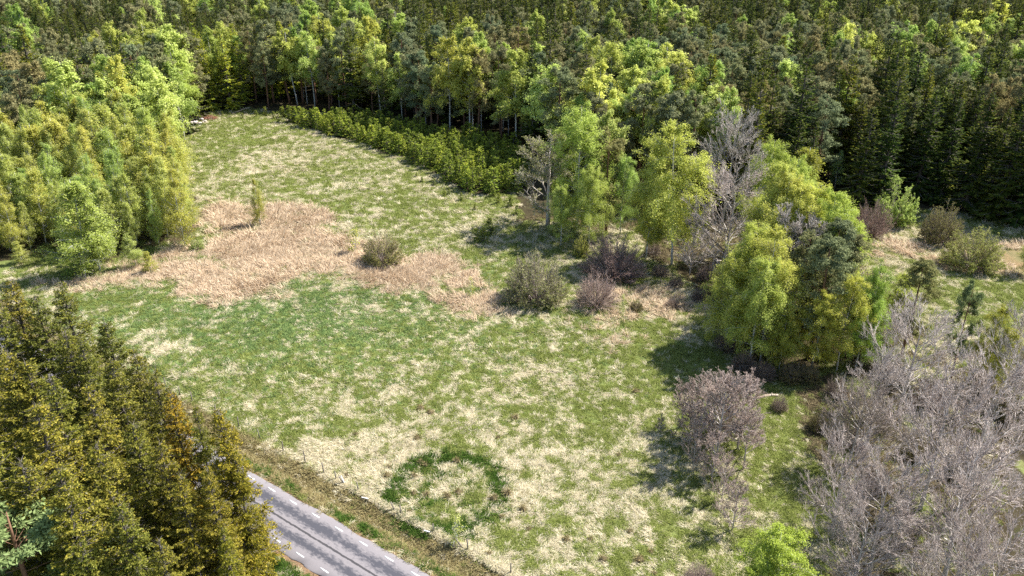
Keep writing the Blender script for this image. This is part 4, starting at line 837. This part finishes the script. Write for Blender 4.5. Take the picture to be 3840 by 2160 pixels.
TUFTS = {'straw': [tuft('straw_tuft', 'straw', 34, .50, .03, .55, .55, .16) for _ in range(4)] + [tuft('straw_tuft', 'straw', 34, .42, .03, .8, 1.2, .2) for _ in range(2)],
         'green': [tuft('green_tuft', 'green', 32, .34, .035, .9, 1, .2, 0) for _ in range(4)],
         'bluegreen': [tuft('meadow_tuft', 'bluegreen', 26, .36, .05, .9, 1, .18, 0) for _ in range(4)],
         'lush': [tuft('lush_tuft', 'lush', 30, .42, .05, 1.0, 1, .18, 0) for _ in range(4)],
         'reed': [tuft('reed_tuft', 'reed', 34, .85, .05, .8, 1.1, .24) for _ in range(5)],
         'vergeb': [tuft('verge_tuft', 'vergeb', 26, .45, .045, .8, 1, .18, 0) for _ in range(4)],
         'litter': [tuft('litter_tuft', 'litter', 22, .5, .05, .5, 1, .25, 0) for _ in range(4)]}
ACC = {k: [] for k in TUFTS}
def sow(x0, x1, y0, y1, dens, size):
    n = int((x1-x0)*(y1-y0)*dens); x = rng.uniform(x0, x1, n); y = rng.uniform(y0, y1, n)
    k = np.abs(x) < .62*y+8; x, y = x[k], y[k]
    g, re, fl, lu, ve, gr = zones(x, y); r = rng.random(len(x)); f2 = fbm(x, y, 1.3, 301, 2)*1.0
    u, v = road_uv(x, y)
    kind = np.full(len(x), 'straw ', dtype='U10')
    pg = np.clip(g+f2*1.25, .08, .92)
    blue = np.clip(.9*np.exp(-(((x+30)/26)**2+((y-98)/16)**2)), 0, 1)
    isg = r < pg; kind[isg] = 'green'; kind[isg & (rng.random(len(x)) < blue)] = 'bluegreen'
    kind[(rng.random(len(x)) < ve*.85)] = 'vergeb'
    kind[rng.random(len(x)) < lu*.95+np.clip(f2, -.2, .2)*(lu > .2)] = 'lush'
    kind[rng.random(len(x)) < re] = 'reed'
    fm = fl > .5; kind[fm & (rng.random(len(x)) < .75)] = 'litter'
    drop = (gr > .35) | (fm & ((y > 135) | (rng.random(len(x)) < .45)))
    # combed direction drifts over the meadow
    az = 2.6+fbm(x, y, 9, 400)*5+rng.normal(size=len(x))*.7
    kind = np.char.strip(kind)
    sc = size*rng.uniform(.55, 1.5, len(x))
    z = terrain(x, y)
    for kd in TUFTS:
        m = (kind == kd) & ~drop
        ACC[kd].append(np.stack([x[m], y[m], z[m], sc[m], az[m]], 1))
sow(-60, 60, 46, 80, 15.0, .75); sow(-75, 75, 80, 120, 9.0, .9); sow(-90, 90, 120, 215, 4.5, 1.2)
# dry grass held up along the fence wire
n = 900; u = rng.uniform(3, 40, n); v = FENCE_V+rng.normal(size=n)*.14; p = RA+RD*u[:, None]+RN*v[:, None]
ACC['straw'].append(np.stack([p[:, 0], p[:, 1], terrain(p[:, 0], p[:, 1])+.02, rng.uniform(.6, .9, n), rng.random(n)*6.28], 1))
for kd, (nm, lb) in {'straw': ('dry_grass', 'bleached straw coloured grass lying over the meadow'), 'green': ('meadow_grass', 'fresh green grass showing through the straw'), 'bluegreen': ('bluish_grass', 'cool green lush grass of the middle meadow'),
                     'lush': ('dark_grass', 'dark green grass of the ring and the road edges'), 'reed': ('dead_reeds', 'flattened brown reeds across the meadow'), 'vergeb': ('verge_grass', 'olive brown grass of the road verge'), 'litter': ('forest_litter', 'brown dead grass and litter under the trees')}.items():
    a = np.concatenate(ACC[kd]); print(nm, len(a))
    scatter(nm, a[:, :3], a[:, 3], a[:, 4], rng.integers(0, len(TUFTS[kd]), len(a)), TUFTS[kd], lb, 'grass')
# dark tussocks
def tussock():
    mb = MB(); n = 60; a = rng.random(n)*6.283; e = rng.uniform(.1, 1.5, n); d = np.stack([np.cos(a)*np.cos(e), np.sin(a)*np.cos(e), np.sin(e)], 1)
    lat = np.linspace(0, 1.35, 4); V = np.array([(math.cos(k*math.pi/4)*math.cos(b)*.3, math.sin(k*math.pi/4)*math.cos(b)*.3, math.sin(b)*.26-.03) for b in lat for k in range(8)])
    mb.add(V, [(i*8+j, i*8+(j+1) % 8, (i+1)*8+(j+1) % 8, (i+1)*8+j) for i in range(3) for j in range(8)] + [(24, 25, 26, 27), (24, 27, 28, 29), (24, 29, 30, 31)])
    cards(mb, d*.24, unit(d+np.array([0, 0, -.5])+rng.normal(size=d.shape)*.4), rdirs(n), .26, .05, 1); return mb.mesh('grass_tussock', [M['litter'], M['vergeb']])
TUS = [tussock() for _ in range(3)]
tl = [(545, 835), (800, 855), (885, 830), (600, 605), (635, 620), (545, 700), (345, 700), (355, 630), (110, 385), (515, 970), (1210, 1010), (1415, 1095), (2335, 1270), (2250, 1330), (1975, 1325), (1880, 1180), (1110, 1290), (1250, 830), (1370, 950), (600, 185), (670, 215), (1180, 405), (2225, 65), (40, 690), (1700, 1180), (2180, 1110), (2090, 545), (570, 415), (2360, 1430), (1310, 250), (870, 590), (1150, 870), (640, 840)]
for k, (a, b) in enumerate(tl):
    x, y = G((1280+a/2.0125)/1.49068, (1440+b/2.0125)/1.49068)
    o = mesh_obj('grass_tussock', TUS[k % 3], label='rounded dark brown grass tussock in the straw of the near meadow', cat='tussock', group='tussocks of the near meadow')
    q = rng.uniform(.8, 1.5); o.location = (x, y, tz(x, y)); o.scale = (q, q, q*.9); o.rotation_euler = (0, 0, rng.random()*6)
